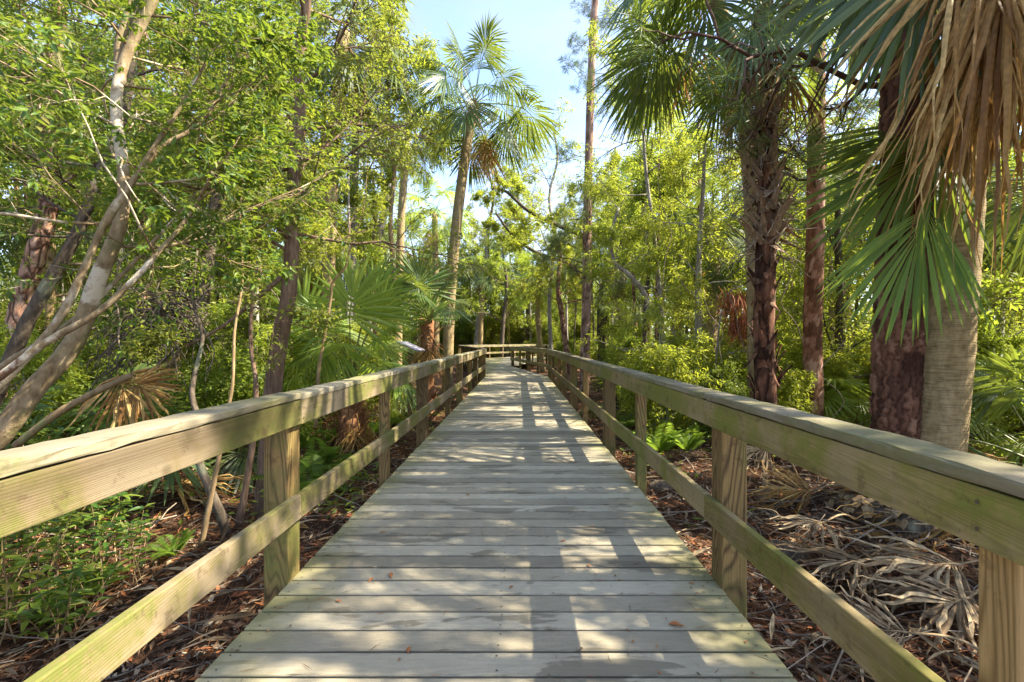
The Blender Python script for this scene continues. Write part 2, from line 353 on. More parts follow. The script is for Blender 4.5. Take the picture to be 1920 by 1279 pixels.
M['bk_red'] = bark_mat('bark_peeling_red', [(.17, .075, .045), (.34, .19, .125), (.46, .33, .24)], (7, 7, 2.2), 1., plates=1.1, patch=[(.58, .62, (.1, .045, .03)), (.4, .34, (.33, .24, .17))])
M['bk_palm'] = bark_mat('palm_trunk', [(.16, .11, .05), (.28, .205, .1), (.38, .29, .155)], (5, 5, 2.5), .7, ring=42., patch=[(.6, .72, (.2, .2, .1))])
M['bk_shag'] = bark_mat('palm_shaggy', [(.07, .03, .018), (.16, .07, .038), (.3, .16, .1)], (6, 6, 2.2), 1., plates=.9, patch=[(.6, .7, (.2, .15, .1))])
M['bk_boot'] = bark_mat('palm_boots', [(.13, .08, .05), (.27, .18, .115), (.45, .35, .25)], (6, 6, 2), .9)
M['fibre'] = bark_mat('palm_fibre', [(.12, .05, .025), (.24, .11, .05), (.36, .2, .1)], (12, 12, 2), 1.)

# ------------------------------------------------------------------ leaves
def add_leaves(mb, pos, d, nrm, Ln, W, mat=0, six=False):
    n = len(pos)
    d = unit(d); s = unit(np.cross(d, nrm)); nn = np.cross(s, d)
    Ln = np.broadcast_to(Ln, (n,))[:, None]; W = np.broadcast_to(W, (n,))[:, None] * .5
    if six:
        v = np.stack([pos, pos + d * Ln * .35 + s * W + nn * W * .35, pos + d * Ln * .72 + s * W * .62 - nn * Ln * .03,
                      pos + d * Ln - nn * Ln * .13, pos + d * Ln * .72 - s * W * .62 - nn * Ln * .03, pos + d * Ln * .35 - s * W + nn * W * .35,
                      pos + d * Ln * .5 - nn * W * .1], 1)
        f = np.array([[0, 1, 2, 6], [6, 2, 3, 4], [0, 6, 4, 5]]); k = 7
    else:
        v = np.stack([pos, pos + d * Ln * .45 + s * W + nn * W * .3, pos + d * Ln - nn * Ln * .06, pos + d * Ln * .45 - s * W + nn * W * .3], 1)
        f = np.array([[0, 1, 2], [0, 2, 3]]); k = 4
    fs = (np.arange(n)[:, None, None] * k + f[None]).reshape(-1, f.shape[1])
    mb.add(v, fs, mat, False)

def leaves_on(mb, twigs, rng, per, Ln, W, droop=.25, spread=.9, mat=0, six=False, flat=.7, jit=.03, t0=.1):
    """twigs: (T, K, 3) polylines"""
    tw = np.asarray(twigs); T, K, _ = tw.shape
    n = T * per
    ti = np.repeat(np.arange(T), per); t = rng.uniform(t0, 1., n) * (K - 1)
    i = np.minimum(t.astype(int), K - 2); fr = (t - i)[:, None]
    a = tw[ti, i]; b = tw[ti, i + 1]
    pos = a + (b - a) * fr + rng.normal(0, jit, (n, 3)); tan = unit(b - a)
    rv = rng.normal(size=(n, 3)); perp = unit(np.cross(tan, rv)); perp[:, 2] *= (1 - flat * .6)
    d = unit(tan * rng.uniform(.2, .8, (n, 1)) + perp * spread + np.array([0, 0, -droop]) + rng.normal(0, .15, (n, 3)))
    nrm = unit(UP * flat + rng.normal(0, .55, (n, 3)))
    sc = rng.uniform(.65, 1.25, n)
    add_leaves(mb, pos, d, nrm, Ln * sc, W * sc, mat, six)

class Out:
    def __init__(s): s.br = []; s.tw = []
def grow(rng, out, p, d, L, r, lev, S):
    ns = S['nseg'][lev]; pts = [np.array(p, float)]; d = unit(d)
    step = L / ns
    for i in range(ns):
        d = unit(d + rng.normal(0, S['wob'], 3) + UP * S['trop'][lev])
        pts.append(pts[-1] + d * step)
    pts = np.array(pts)
    last = lev == len(S['nseg']) - 1
    if r > S.get('rmin', .0): out.br.append((pts, np.linspace(r, r * (.3 if not last else .25), ns + 1), lev))
    if last:
        out.tw.append(pts); return
    nc = S['nch'][lev]; nc = int(nc) + (rng.random() < nc - int(nc))
    for j in range(nc):
        t = S['start'][lev] + (1 - S['start'][lev]) * (j + rng.uniform(.2, 1.)) / nc
        t = min(t, .999) * ns; i = int(t); q = pts[i] + (pts[i + 1] - pts[i]) * (t - i); tn = unit(pts[i + 1] - pts[i])
        rv = unit(np.cross(tn, rng.normal(size=3)))
        if S.get('flatten', 0) and lev >= 1: rv = unit(rv * np.array([1, 1, 1 - S['flatten']]))
        ang = R(rng.uniform(*S['ang']))
        cd = tn * math.cos(ang) + rv * math.sin(ang)
        grow(rng, out, q, cd, L * S['ratio'][lev] * rng.uniform(.7, 1.25) * (1.15 - .45 * t / ns), r * S.get('rr', .5) * (1.1 - .4 * t / ns), lev + 1, S)
    # the leader's own end carries leaves too
    S2 = len(S['nseg']) - 1
    grow(rng, out, pts[-1], d, L * S['ratio'][lev] * .6, r * .3, S2, S)

def limb_mesh(out, mats_i=0, rng=None, sides=(9, 6, 4, 3)):
    mb = MB()
    for pts, rad, lev in out.br:
        mb.tube(pts, rad, sides[min(lev, 3)], mats_i, cap=lev < 2)
    return mb

def smooth_path(pts, k=4):
    """Catmull-Rom through the given points"""
    p = np.asarray(pts, float); p = np.vstack([2 * p[0] - p[1], p, 2 * p[-1] - p[-2]])
    o = []
    for i in range(1, len(p) - 2):
        for t in np.linspace(0, 1, k, endpoint=False):
            a, b, c, d = p[i - 1:i + 3]
            o.append(.5 * (2 * b + (c - a) * t + (2 * a - 5 * b + 4 * c - d) * t * t + (3 * b - a - 3 * c + d) * t ** 3))
    o.append(p[-2]); return np.array(o)

def crown_spec(kind='oak'):
    return {
     'oak': dict(nseg=[5, 4, 3], wob=.22, trop=[.06, .03, -.02], nch=[7, 7], start=[.25, .15], ang=(30, 75), ratio=[.5, .5], flatten=.35, rr=.45),
     'feather': dict(nseg=[5, 4, 4], wob=.18, trop=[.04, -.05, -.16], nch=[7, 6], start=[.2, .15], ang=(30, 70), ratio=[.5, .6], rr=.45),
     'layer': dict(nseg=[5, 4, 3], wob=.16, trop=[.03, .0, -.03], nch=[7, 6], start=[.2, .1], ang=(30, 65), ratio=[.5, .5], flatten=.7, rr=.45),
    }[kind]

def limbs_along(rng, out, path, rad, t0, t1, n, Lr, S, elev=(5, 45), az=None, rfac=.45):
    """limbs set on a trunk path between fractions t0 and t1"""
    K = len(path) - 1
    a0 = rng.uniform(0, 6.28)
    for j in range(n):
        t = t0 + (t1 - t0) * (j + rng.uniform(0, 1)) / n
        i = min(int(t * K), K - 1); q = path[i] + (path[i + 1] - path[i]) * (t * K - i)
        a = a0 + j * 2.4 + rng.normal(0, .3)
        if az is not None: a = rng.uniform(*az)
        e = R(rng.uniform(*elev)); d = np.array([math.cos(a) * math.cos(e), math.sin(a) * math.cos(e), math.sin(e)])
        u = (t - t0) / max(t1 - t0, 1e-6)
        L = Lr[0] + (Lr[1] - Lr[0]) * (1 - u) ; L *= rng.uniform(.7, 1.2)
        r = min(np.interp(t * K, np.arange(K + 1), rad) * rfac, L * .0135)
        grow(rng, out, q, d, L, r, 0, S)

def hang_moss(rng, twigs, n, Lr=(.25, .9), strands=14, w=.008):
    mb = MB(); tw = np.asarray(twigs)
    for _ in range(n):
        p = tw[rng.integers(len(tw))][-1 if rng.random() < .5 else 1]
        L0 = rng.uniform(*Lr)
        for s in range(strands):
            L = L0 * rng.uniform(.4, 1.); k = 6
            t = np.linspace(0, 1, k)[:, None]
            c = p + rng.normal(0, .05, 3) * np.array([1, 1, .3]) + t * np.array([0, 0, -L]) + np.cumsum(rng.normal(0, .018, (k, 3)), 0) * t
            a = rng.uniform(0, 3.14); sd = np.array([math.cos(a), math.sin(a), 0]) * w * rng.uniform(.6, 1.6)
            wv = (1 - t * .8)
            v = np.concatenate([c - sd * wv, c + sd * wv]); i = np.arange(k - 1)
            mb.add(v, np.stack([i, i + 1, i + 1 + k, i + k], 1))
    return mb

# ------------------------------------------------------------------ palm fronds
def fan(mb, hub, u, n, L, nseg, spread, droop, split, rng, costa=.3, fold=.45, mat=0, wf=1.2, ragged=.08, twist=0., wave=0., ntip=1.2):
    u = unit(u); n = unit(n - u * np.dot(n, u)); v = np.cross(n, u)
    a = np.linspace(-spread, spread, nseg) + rng.normal(0, .25 * spread / nseg, nseg)
    da = 2 * spread / nseg
    r = np.array([.0, .22, .4, .55, .68, .8, .9, 1.]); K = len(r)
    t = np.clip(1 - np.abs(a) / spread, 0, 1)
    base = hub + u * (costa * L * t ** 1.2)[:, None] - UP * (droop * .18 * L * t ** 2)[:, None]
    d = np.cos(a)[:, None] * u + np.sin(a)[:, None] * v - n * (.16 * np.sin(a) ** 2)[:, None]
    d = unit(d + rng.normal(0, ragged * .35, (nseg, 3)))
    Li = L * (.62 + .38 * np.cos(a * .5)) * (1 - costa * .55 * t) * rng.uniform(1 - ragged, 1 + ragged, nseg)
    g = droop * rng.uniform(.6, 1.4, nseg)
    p = base[:, None] + d[:, None] * (Li[:, None] * r[None])[..., None]
    sag = (Li * g)[:, None] * np.maximum(r - .28, 0)[None] ** ntip * .9
    p = p - sag[..., None] * UP
    # a drooping leaflet does not grow longer: pull it back along its own run
    back = np.clip(sag * .45, 0, None)
    p = p - d[:, None] * (back * (.2 + .6 * np.abs(d[:, None, 2] + .2)))[..., None]
    if wave: p += rng.normal(0, wave, (nseg, 1, 3)) * r[None, :, None] ** 2 + rng.normal(0, wave * .35, (nseg, K, 3)) * r[None, :, None]
    wh = np.where(r < split, r * da * .5 * wf, 0)[None] * Li[:, None]
    ws = split * da * .5 * wf * Li
    tail = np.clip((r - split) / (1 - split), 0, 1)
    wh = np.where(r[None] < split, wh, ws[:, None] * (1 - tail[None] ** 1.25) + .0008)
    s = -np.sin(a)[:, None] * u + np.cos(a)[:, None] * v
    s = np.repeat(s[:, None], K, 1); nn = np.repeat(np.broadcast_to(n, (nseg, 1, 3)), K, 1)
    if twist:
        tw = (rng.normal(0, twist, nseg)[:, None] * r[None] ** 1.3)[..., None]
        s, nn = s * np.cos(tw) + nn * np.sin(tw), nn * np.cos(tw) - s * np.sin(tw)
    mid = p + nn * (wh * fold)[..., None]
    vv = np.stack([p - s * wh[..., None], mid, p + s * wh[..., None]], 2)      # S K 3 3
    idx = np.arange(nseg * K * 3).reshape(nseg, K, 3)
    q = [np.stack([idx[:, :-1, c], idx[:, :-1, c + 1], idx[:, 1:, c + 1], idx[:, 1:, c]], -1).reshape(-1, 4) for c in (0, 1)]
    mb.add(vv, q, mat, False)
    tc = np.linspace(0, 1, 6); cp = hub + u * (costa * L * tc ** 1.2)[:, None] - UP * (droop * .18 * L * tc ** 2)[:, None]
    mb.tube(np.vstack([hub - u * .04 * L, cp]), np.linspace(.016, .004, 7) * (L / 1.), 5, mat)

def stalk(e, L, sag, k=8):
    """a leaf stalk leaving the origin in the x-z plane at elevation e, bending down under its load"""
    p = [np.zeros(3)]; a = e
    for i in range(k):
        a -= sag / k * (.4 + 1.2 * i / k) * max(math.cos(a), .15)
        p.append(p[-1] + np.array([math.cos(a), 0, math.sin(a)]) * L / k)
    return np.array(p), a

FR = {}
def frond_meshes(elev, seed, size=1., mat='palm', nseg=42, droop=None, Lp=1.1, Lb=.95, dead=False):
    key = (elev, seed, size, mat, nseg, droop, Lp, Lb, dead)
    if key in FR: return FR[key]
    rng = np.random.default_rng(abs(hash((elev, seed, nseg, int(Lp * 100)))) % 99991)
    p, a = stalk(R(elev), Lp * size, R(38 if elev > 0 else 18) if not dead else R(20))
    mb = MB(); mp = MB()
    mp.tube(p, np.linspace(.02, .009, len(p)) * size ** .6, 5, flat=.6)
    if dead:
        u = np.array([.25, 0, -1.]); u = unit(u); n = unit(np.array([1., 0, .25]))
        fan(mb, p[-1], u, n, Lb * size, nseg, R(55), .35, .35, rng, .2, 1.2, ragged=.2, twist=1.4, wave=.05 * size)
    else:
        roll = rng.normal(0, .35)
        b = a - R(12)
        u = np.array([math.cos(b), 0, math.sin(b)]); n = np.array([-math.sin(b), 0, math.cos(b)])
        n = n * math.cos(roll) + np.array([0, 1., 0]) * math.sin(roll)
        dr = droop if droop is not None else .35 + .25 * max(math.cos(R(elev)), 0)
        fan(mb, p[-1], u, n, Lb * size, nseg, R(rng.uniform(105, 128)), dr, rng.uniform(.42, .52), rng, .32, .5, ragged=.07)
    r = (mb.mesh('frond', [M['dead'] if dead else M[mat]]), mp.mesh('petiole', [M['petiole'] if not dead else M['dead']]))
    FR[key] = r; return r

def add_frond(root, head, az, elev, seed, size=1., mat='palm', dead=False, rng=None, **k):
    b, p = frond_meshes(elev, seed, size, mat, dead=dead, **k)
    o = link('dead_frond' if dead else 'frond', b, root, head, az)
    if dead: o['label'] = 'brown dead hanging frond'
    link('petiole', p, o)
    return o

def palm_crown(root, head, n, size, rng, mat='palm', hi=78, lo=-45, ndead=0, a0=None, **k):
    CL = [75, 55, 35, 15, -5, -25, -45, -65]
    a = rng.uniform(0, 6.28) if a0 is None else a0
    for i in range(n):
        e = hi - (hi - lo) * (i / max(n - 1, 1)) ** .85 + rng.normal(0, 5)
        c = min(CL, key=lambda q: abs(q - e))
        o = add_frond(root, head, a + i * 2.39996 + rng.normal(0, .15), c, int(rng.integers(3)), size, mat, **k)
        o.rotation_euler[0] = rng.normal(0, .06); o.rotation_euler[1] = R(c - e) * .8
        s = rng.uniform(.85, 1.1); o.scale = (s, s, s)
    for i in range(ndead):
        add_frond(root, head - UP * .15, rng.uniform(0, 6.28), -60, int(rng.integers(3)), size, dead=True, nseg=26, Lp=.7, Lb=.85)

def trunk_mesh(path, rad, n=14, rng=None, lump=.0, flare=0.):
    mb = MB(); rad = np.array(rad, float)
    if flare: rad = rad * (1 + flare * np.exp(-np.arange(len(rad)) / 1.6))
    mb.tube(path, rad, n, lump=lump, rng=rng)
    return mb

def boots(path, rad, rng, n, Lr=(.18, .4), w=.06, out=.45, mat=0):
    """old leaf bases wedged criss-cross round a palm trunk"""
    mb = MB(); K = len(path) - 1
    mb.tube(path, np.asarray(rad) * (.86 if len(path) > 12 else .97), 12, mat)
    for i in range(n):
        t = rng.uniform(.02, .98) * K; j = min(int(t), K - 1); c = path[j] + (path[j + 1] - path[j]) * (t - j)
        r = np.interp(t, np.arange(K + 1), rad); a = i * 2.39996
        e = np.array([math.cos(a), math.sin(a), 0]); s = np.array([-math.sin(a), math.cos(a), 0])
        L = rng.uniform(*Lr); ou = out * rng.uniform(.5, 1.4)
        k = 4; tt = np.linspace(0, 1, k)[:, None]
        pc = c + e * r * .9 + tt * (UP * (1 if rng.random() < .8 else -.6) + e * ou + s * rng.normal(0, .3)) * L + e * .05 * tt ** 2
        ww = (w * rng.uniform(.7, 1.3)) * np.array([1.2, .8, .55, .3])[:, None]; th = .014
        v = np.concatenate([pc - s * ww, pc + e * th, pc + s * ww, pc - e * th]); ii = np.arange(k - 1)
        q = [np.stack([ii + b * k, ii + 1 + b * k, ii + 1 + ((b + 1) % 4) * k, ii + ((b + 1) % 4) * k], 1) for b in range(4)]
        mb.add(v, q + [np.array([[k - 1, 2 * k - 1, 3 * k - 1, 4 * k - 1]])], mat)
    return mb
# ================================================================== SETTING
XL, XR = -1.293, 1.110
def ground():
    mb = MB()
    xs = np.unique(np.concatenate([np.linspace(-12, 12, 150), np.linspace(-120, -12, 40), np.linspace(12, 120, 40)]))
    ys = np.unique(np.concatenate([np.linspace(-6, 18, 150), np.linspace(18, 160, 60), np.linspace(-40, -6, 12)]))
    X, Y = np.meshgrid(xs, ys)
    v = np.stack([X, Y, gz(X, Y)], -1).reshape(-1, 3); n = len(xs)
    i = (np.arange(len(ys) - 1)[:, None] * n + np.arange(n - 1)[None]).ravel()
    mb.add(v, np.stack([i, i + 1, i + n + 1, i + n], 1), 0, True)
    tag(obj('ground', mb, M['ground']), kind='structure')
ground()

PITCH = .1485
# turned sections: B swings left, C comes back to the right
B0r = np.array([XR, 17.55]); B1r = np.array([-.43, 24.7]); dB = unit(B1r - B0r); nB = np.array([-dB[1], dB[0]])
B0l = np.array([XL, 17.75]); B1l = np.array([-4.4, 33.5])
C1r = np.array([2.4, 36.6]); C1l = np.array([1.6, 42.8])
def deck():
    rng = np.random.default_rng(5)
    mb = MB()
    def board(a, b, w, z):                                            # a, b: ends of the centre line (x, y)
        a = np.array([*a, 0]); b = np.array([*b, 0]); t = unit(b - a); s = np.cross(UP, t)
        c = .004; h = w / 2; th = .045
        prof = [(-h, -th), (h, -th), (h, -c), (h - c, 0), (-h + c, 0), (-h, -c)]
        K = 7
        pts = a + (b - a) * np.linspace(0, 1, K)[:, None] + UP * (z + rng.normal(0, .0006, (K, 1)))
        mb.sweep(prof, pts, s, UP)
    y = -1.2
    while y < 17.75:
        board((XL - rng.uniform(0, .006), y), (XR + rng.uniform(0, .006), y + rng.normal(0, .001)), PITCH - rng.uniform(.0125, .0155), rng.normal(0, .001))
        y += PITCH
    o = tag(obj('boardwalk', mb, M['deck']), kind='structure')
    mb = MB()
    nb = 52
    for k in range(nb):
        t = k / (nb - 1); r = B0r + (B1r - B0r) * t; l = B0l + (B0l + (B1l - B0l) * .48 - B0l) * t
        board(l, r, PITCH - .008, -.006 + rng.normal(0, .001))
    nc = 96
    for k in range(nc):
        t = (k + 1) / nc; r = B1r + (C1r - B1r) * t; l = B0l + (B1l - B0l) * (.48 + .52 * min(t * 1.6, 1)) if t < .625 else B1l + (C1l - B1l) * (t - .625) / .375
        board(l, r, .17, -.008 + rng.normal(0, .001))
    tag(obj('boardwalk', mb, M['deck']), kind='structure')
    sc = MB(); y = -1.2; th = np.linspace(0, 2 * np.pi, 6, endpoint=False)
    while y < 9:
        for x in (XL + .05, -.09, XR - .05):
            for q in (-.042, .042):
                c = np.array([x + rng.normal(0, .006), y + q + rng.normal(0, .003), .0032])
                sc.add(np.stack([c[0] + .0048 * np.cos(th), c[1] + .0048 * np.sin(th), np.full(6, c[2])], 1), np.arange(6)[None])
        y += PITCH
    obj('screw_heads', sc, M['bk_dark'], o)
    mb = MB()
    for x in (XL + .06, -.1, XR - .06):
        mb.sweep([(-.022, -.2), (.022, -.2), (.022, 0), (-.022, 0)], [np.array([x, -1.2, -.04]), np.array([x, 17.6, -.04])], np.array([1., 0, 0]), UP)
    obj('joist', mb, M['post'], o)
deck()

def rounded(x0, x1, z0, z1, c):
    return [(x0 + c, z0), (x1 - c, z0), (x1 - c * .3, z0 + c * .3), (x1, z0 + c), (x1, z1 - c), (x1 - c * .3, z1 - c * .3), (x1 - c, z1),
            (x0 + c, z1), (x0 + c * .3, z1 - c * .3), (x0, z1 - c), (x0, z0 + c), (x0 + c * .3, z0 + c * .3)]

POSTS = {}
def post_mesh(w, key, m):
    if key not in POSTS:
        mb = MB(); mb.sweep(rounded(-w / 2, w / 2, -w / 2, w / 2, .008), [np.array([0, 0, z]) for z in (-.75, -.2, .3, 1.018)], np.array([1., 0, 0]), np.array([0, 1., 0]))
        POSTS[key] = mb.mesh('post', [m])
    return POSTS[key]

def railing(label, a, b, side, posts, joints, mats, seed, first_new=False):
    """a, b: the deck edge seen from above; side: +1 if the walkway lies to the left of a->b"""
    rng = np.random.default_rng(seed)
    a = np.array([*a, 0.]); b = np.array([*b, 0.]); L = np.linalg.norm(b - a); t = (b - a) / L
    inn = np.cross(UP, t) * side                                       # towards the walkway
    root = thing('wooden_railing', label, 'railing', a, 'railings of the boardwalk')
    rot = math.atan2(t[1], t[0]) - math.pi / 2
    tl = t
    for k, (s, big) in enumerate(posts):
        w = .14 if big else .089
        nm = 'new' if (first_new and k == 0) else ('big' if big else 'small')
        me = post_mesh(w, nm, M['post_new'] if nm == 'new' else M['post'])
        o = link('post', me, root, tl * s - inn * (w / 2 + .001), rot)
        if nm == 'new': o['label'] = 'paler newer post'
        o.scale[0] = o.scale[1] = 1.
    js = [0] + [j for j in joints if 0 < j < L] + [L]
    for s0, s1 in zip(js[:-1], js[1:]):
        for nm, x0, x1, z0, z1, m, c in (('top_rail', .002, .04, .88, 1.02, mats[0], .004), ('lower_rail', .002, .04, .335, .475, mats[0], .005),
                                         ('cap_board', -.095, .046, 1.023, 1.061, mats[1], .008)):
            mb = MB(); K = max(3, int((s1 - s0) / (.07 if nm == 'cap_board' else .3)))
            ss = np.linspace(s0 + .0015, s1 - .0015, K)
            j0 = rng.normal(0, .0025); tilt = rng.normal(0, .002)
            ph_ = rng.uniform(0, 6.28); sag = .0035 * np.sin(ss * 1.65 + ph_)[:, None]
            pts = tl * ss[:, None] + inn * (j0 * .4) + UP * (j0 + (sag if nm == 'lower_rail' else 0) + tilt * np.linspace(-1, 1, K)[:, None] + rng.normal(0, .0006, (K, 1)))
            # built along local y so that the grain follows the board
            q = np.stack([np.zeros(K), ss, pts[:, 2]], 1)
            mb.sweep(rounded(x0, x1, z0, z1, c), q, np.array([side * -1., 0, 0]), UP)
            if nm == 'cap_board': mb.v[-1] = mb.v[-1] + rng.normal(0, .0014, mb.v[-1].shape)
            o = obj(nm, mb, m, root, (0, 0, 0)); o.rotation_euler[2] = rot
    if seed < 3:                                                       # nail heads where the boards meet the posts
        nl = MB(); th = np.linspace(0, 2 * np.pi, 7, endpoint=False)
        for s, big in posts:
            if s > 11: continue
            for z in (.37, .44, .915, .985):
                for q in ((-.025, .025) if big else (0.,)):
                    c = tl * (s + q + rng.normal(0, .004)) + inn * .0445 + UP * (z + rng.normal(0, .004))
                    nl.add(c + .0055 * (np.cos(th)[:, None] * tl + np.sin(th)[:, None] * UP), np.arange(7)[None] if side > 0 else np.arange(7)[None, ::-1])
        obj('nail_heads', nl, M['bk_dark'], root)
    return root
yl = [(.6, 0), (2.62, 1), (4.53, 0), (6.42, 1), (8.55, 0), (10.45, 1), (12.35, 0), (14.2, 1), (16.0, 0), (17.65, 1)]
yr = [(1.06, 0), (2.56, 1), (4.31, 0), (5.96, 1), (7.9, 0), (9.8, 1), (11.6, 0), (13.4, 1), (15.3, 0), (17.4, 1)]
railing('long weathered timber railing with sunlit streaks along the left edge of the walkway', (XL, -1.2), (XL, 17.75), -1, [(y + 1.2, b) for y, b in yl],
        [3.82, 7.62, 11.65, 15.4], (M['rail'], M['cap']), 1)
railing('long greenish shaded timber railing along the right edge of the walkway', (XR, -1.2), (XR, 17.5), 1, [(y + 1.2, b) for y, b in yr],
        [3.83, 7.16, 11.0, 14.6], (M['rail_green'], M['cap']), 2, True)
Lb = np.linalg.norm(B1r - B0r)
railing('short mossy railing turning left at the far end of the right railing', B0r, B1r, 1, [(1.7, 0), (3.4, 1), (5.2, 0), (Lb - .1, 1)], [3.4], (M['rail_green'], M['cap']), 3)
Ll = np.linalg.norm(B1l - B0l)
railing('dark railing running on left beyond the end of the left railing', B0l, B1l, -1, [(s, i % 2) for i, s in enumerate(np.arange(1.8, Ll, 1.9))], [5.7, 11.4], (M['rail'], M['cap']), 4)
Lc = np.linalg.norm(C1l - B1l)
railing('pale sunlit railing crossing behind the bend at the far end of the boardwalk', B1l, C1l, -1, [(s, i % 2) for i, s in enumerate(np.arange(.1, Lc, 1.85))], [3.8, 7.5], (M['rail'], M['cap']), 5)
Lc = np.linalg.norm(C1r - B1r)
railing('farthest dark railing going right behind the short mossy railing', B1r + np.array([.25, .1]), C1r, 1, [(s, i % 2) for i, s in enumerate(np.arange(1., Lc, 1.9))], [5.7], (M['rail_green'], M['cap']), 6)

# interpretive sign
p = P(771, 650, 9.); g = gz(p[0], p[1])
root = thing('information_sign', 'pale tilted information panel on a post outside the left railing', 'sign', (p[0], p[1], g))
mb = MB(); h = p[2] - g
mb.sweep(rounded(-.045, .045, -.045, .045, .006), [np.array([-.02, 0, -.2]), np.array([-.02, 0, h - .03])], np.array([1., 0, 0]), np.array([0, 1., 0]))
obj('post', mb, M['post'], root)
def plain(name, c, rough=.5, spec=.4):
    m, nt, N, L, out = nodes(name); tc = N('ShaderNodeTexCoord'); nz = N('ShaderNodeTexNoise', inp={'Scale': 9., 'Detail': 6})
    L(tc.outputs['Object'], nz.inputs['Vector']); mr = N('ShaderNodeMapRange', inp={1: .3, 2: .7, 3: .85, 4: 1.1}); L(nz.outputs[0], mr.inputs[0])
    p = N('ShaderNodeBsdfPrincipled', inp={'Roughness': rough, 'Specular IOR Level': spec})
    L(mixc(N, L, 1., c, mr.outputs[0], 'MULTIPLY'), p.inputs['Base Color']); L(p.outputs[0], out.inputs[0]); return m
def slab(name, cx, cz, tilt, w, dth, th, m, par):
    mb = MB(); u = np.array([math.cos(tilt), 0, -math.sin(tilt)]); n = np.array([math.sin(tilt), 0, math.cos(tilt)])
    mb.sweep(rounded(-w / 2, w / 2, -th / 2, th / 2, .004), [np.array([cx, y, cz]) for y in (-dth / 2, dth / 2)], u, n)
    return obj(name, mb, m, par)
fr = slab('panel_frame', 0, h, R(24), .46, .74, .03, plain('sign_frame', (.12, .1, .085)), root)
slab('panel', .008, h + .018, R(24), .42, .69, .008, plain('sign_face', (.5, .46, .52), .3, .4), fr)

# ================================================================== TREES
def tree(name, label, cat, base, parts, group=None):
    root = thing(name, label, cat, base, group)
    for nm, mb, mats in parts:
        if mb is not None and mb.n: obj(nm, mb, mats, root)
    return root

# -------- the leaning pale multi-stem tree, left foreground
def left_tree():
    rng = np.random.default_rng(11)
    base = np.array([-4.05, 2.75, 0]); base[2] = gz(base[0], base[1]) - .08
    out = Out(); tr = MB()
    main = smooth_path([base, P(-150, 950, 2.78), P(-70, 880, 2.8), P(0, 815, 2.8), P(60, 735, 2.85), P(140, 640, 2.95), P(185, 520, 3.), P(222, 430, 3.05), P(233, 340, 3.1), P(218, 200, 3.15),
                        P(235, 110, 3.2), P(280, 15, 3.25), P(330, -110, 3.3), P(370, -260, 3.35)], 5)
    rm = np.interp(np.linspace(0, 1, len(main)), [0, .2, .35, .6, .8, 1], [.074, .066, .056, .035, .032, .022])
    tr.tube(main - base, rm, 16, lump=.03, rng=rng)
    fork = smooth_path([P(226, 160, 3.18), P(225, 80, 3.22), P(240, 30, 3.25), P(262, -60, 3.3)], 4)
    tr.tube(fork - base, np.linspace(.035, .02, len(fork)), 8)
    stems = []
    for pts, r0, r1 in [([(-150, 830, 2.6), (-60, 745, 2.6), (0, 706, 2.62), (90, 640, 2.66), (185, 585, 2.7), (255, 520, 2.75), (300, 470, 2.8), (335, 430, 2.85), (370, 380, 2.9), (400, 320, 2.9)], .026, .009),
                        ([(-150, 860, 2.7), (-40, 760, 2.7), (40, 680, 2.72), (110, 600, 2.75), (160, 500, 2.78), (200, 410, 2.8), (245, 345, 2.85), (305, 275, 2.9), (375, 232, 3.), (420, 160, 3.1), (450, 90, 3.1)], .028, .009),
                        ([(185, 440, 2.8), (255, 330, 2.82), (300, 260, 2.85), (345, 190, 2.9), (385, 120, 2.9)], .02, .008),
                        ([(-120, 800, 3.), (0, 690, 3.0), (80, 640, 3.), (150, 590, 3.02), (215, 530, 3.1), (300, 440, 3.2), (350, 390, 3.3), (430, 340, 3.4)], .022, .007)]:
        pp = smooth_path([P(*q) for q in pts], 4); stems.append((pp, r0, r1))
        tr.tube(pp - base, np.linspace(r0, r1, len(pp)), 9, lump=.02, rng=rng)
    S = dict(nseg=[6, 5, 3], wob=.2, trop=[.03, .0, -.05], nch=[8, 6], start=[.2, .1], ang=(25, 60), ratio=[.5, .5], flatten=.5, rr=.45, rmin=.0008)
    limbs_along(rng, out, main - base, rm, .5, 1., 13, (.7, 1.5), S, (-10, 45), rfac=.3)
    limbs_along(rng, out, fork - base, [.02] * len(fork), .2, 1., 4, (.6, 1.2), S, (0, 40))
    for pp, r0, r1 in stems:
        limbs_along(rng, out, pp - base, np.linspace(r0, r1, len(pp)), .5, 1., 6, (.5, 1.2), S, (-10, 50))
    def front(pts):
        q = pts.mean(0) + base; m = main[np.argmin(np.abs(main[:, 2] - q[2]))]
        return q[1] < m[1] + .05 and abs(q[0] / q[1] - m[0] / m[1]) < .1
    out.br = [b_ for b_ in out.br if b_[2] == 0 or not front(b_[0])]
    tr2 = limb_mesh(out, 0, sides=(6, 4, 3, 3))
    tr.add(np.concatenate(tr2.v), [], 0)
    off = tr.n - tr2.n
    for f, m, s in tr2.f: tr.f.append((f + off, 0, s))
    lf = MB()
    def clear(t):
        q = t.mean(0) + base
        if (t[:, 1] + base[1]).min() < 1.7: return False
        k = np.argmin(np.abs(main[:, 2] - q[2])); m = main[k]
        near = q[1] < m[1] + .05 and abs(q[0] / q[1] - m[0] / m[1]) < .085
        return not (near and rng.random() < .88)
    tw = [t for t in out.tw if clear(t)]
    leaves_on(lf, tw, rng, 9, .056, .021, .2, .9, six=True, flat=.8, jit=.01)
    return tree('leaning_tree', 'pale barked leaning tree with several stems and glossy leaves behind the left railing', 'tree', base,
                [('trunk', tr, M['bk_pale']), ('crown', lf, M['lf_gloss'])])
left_tree()

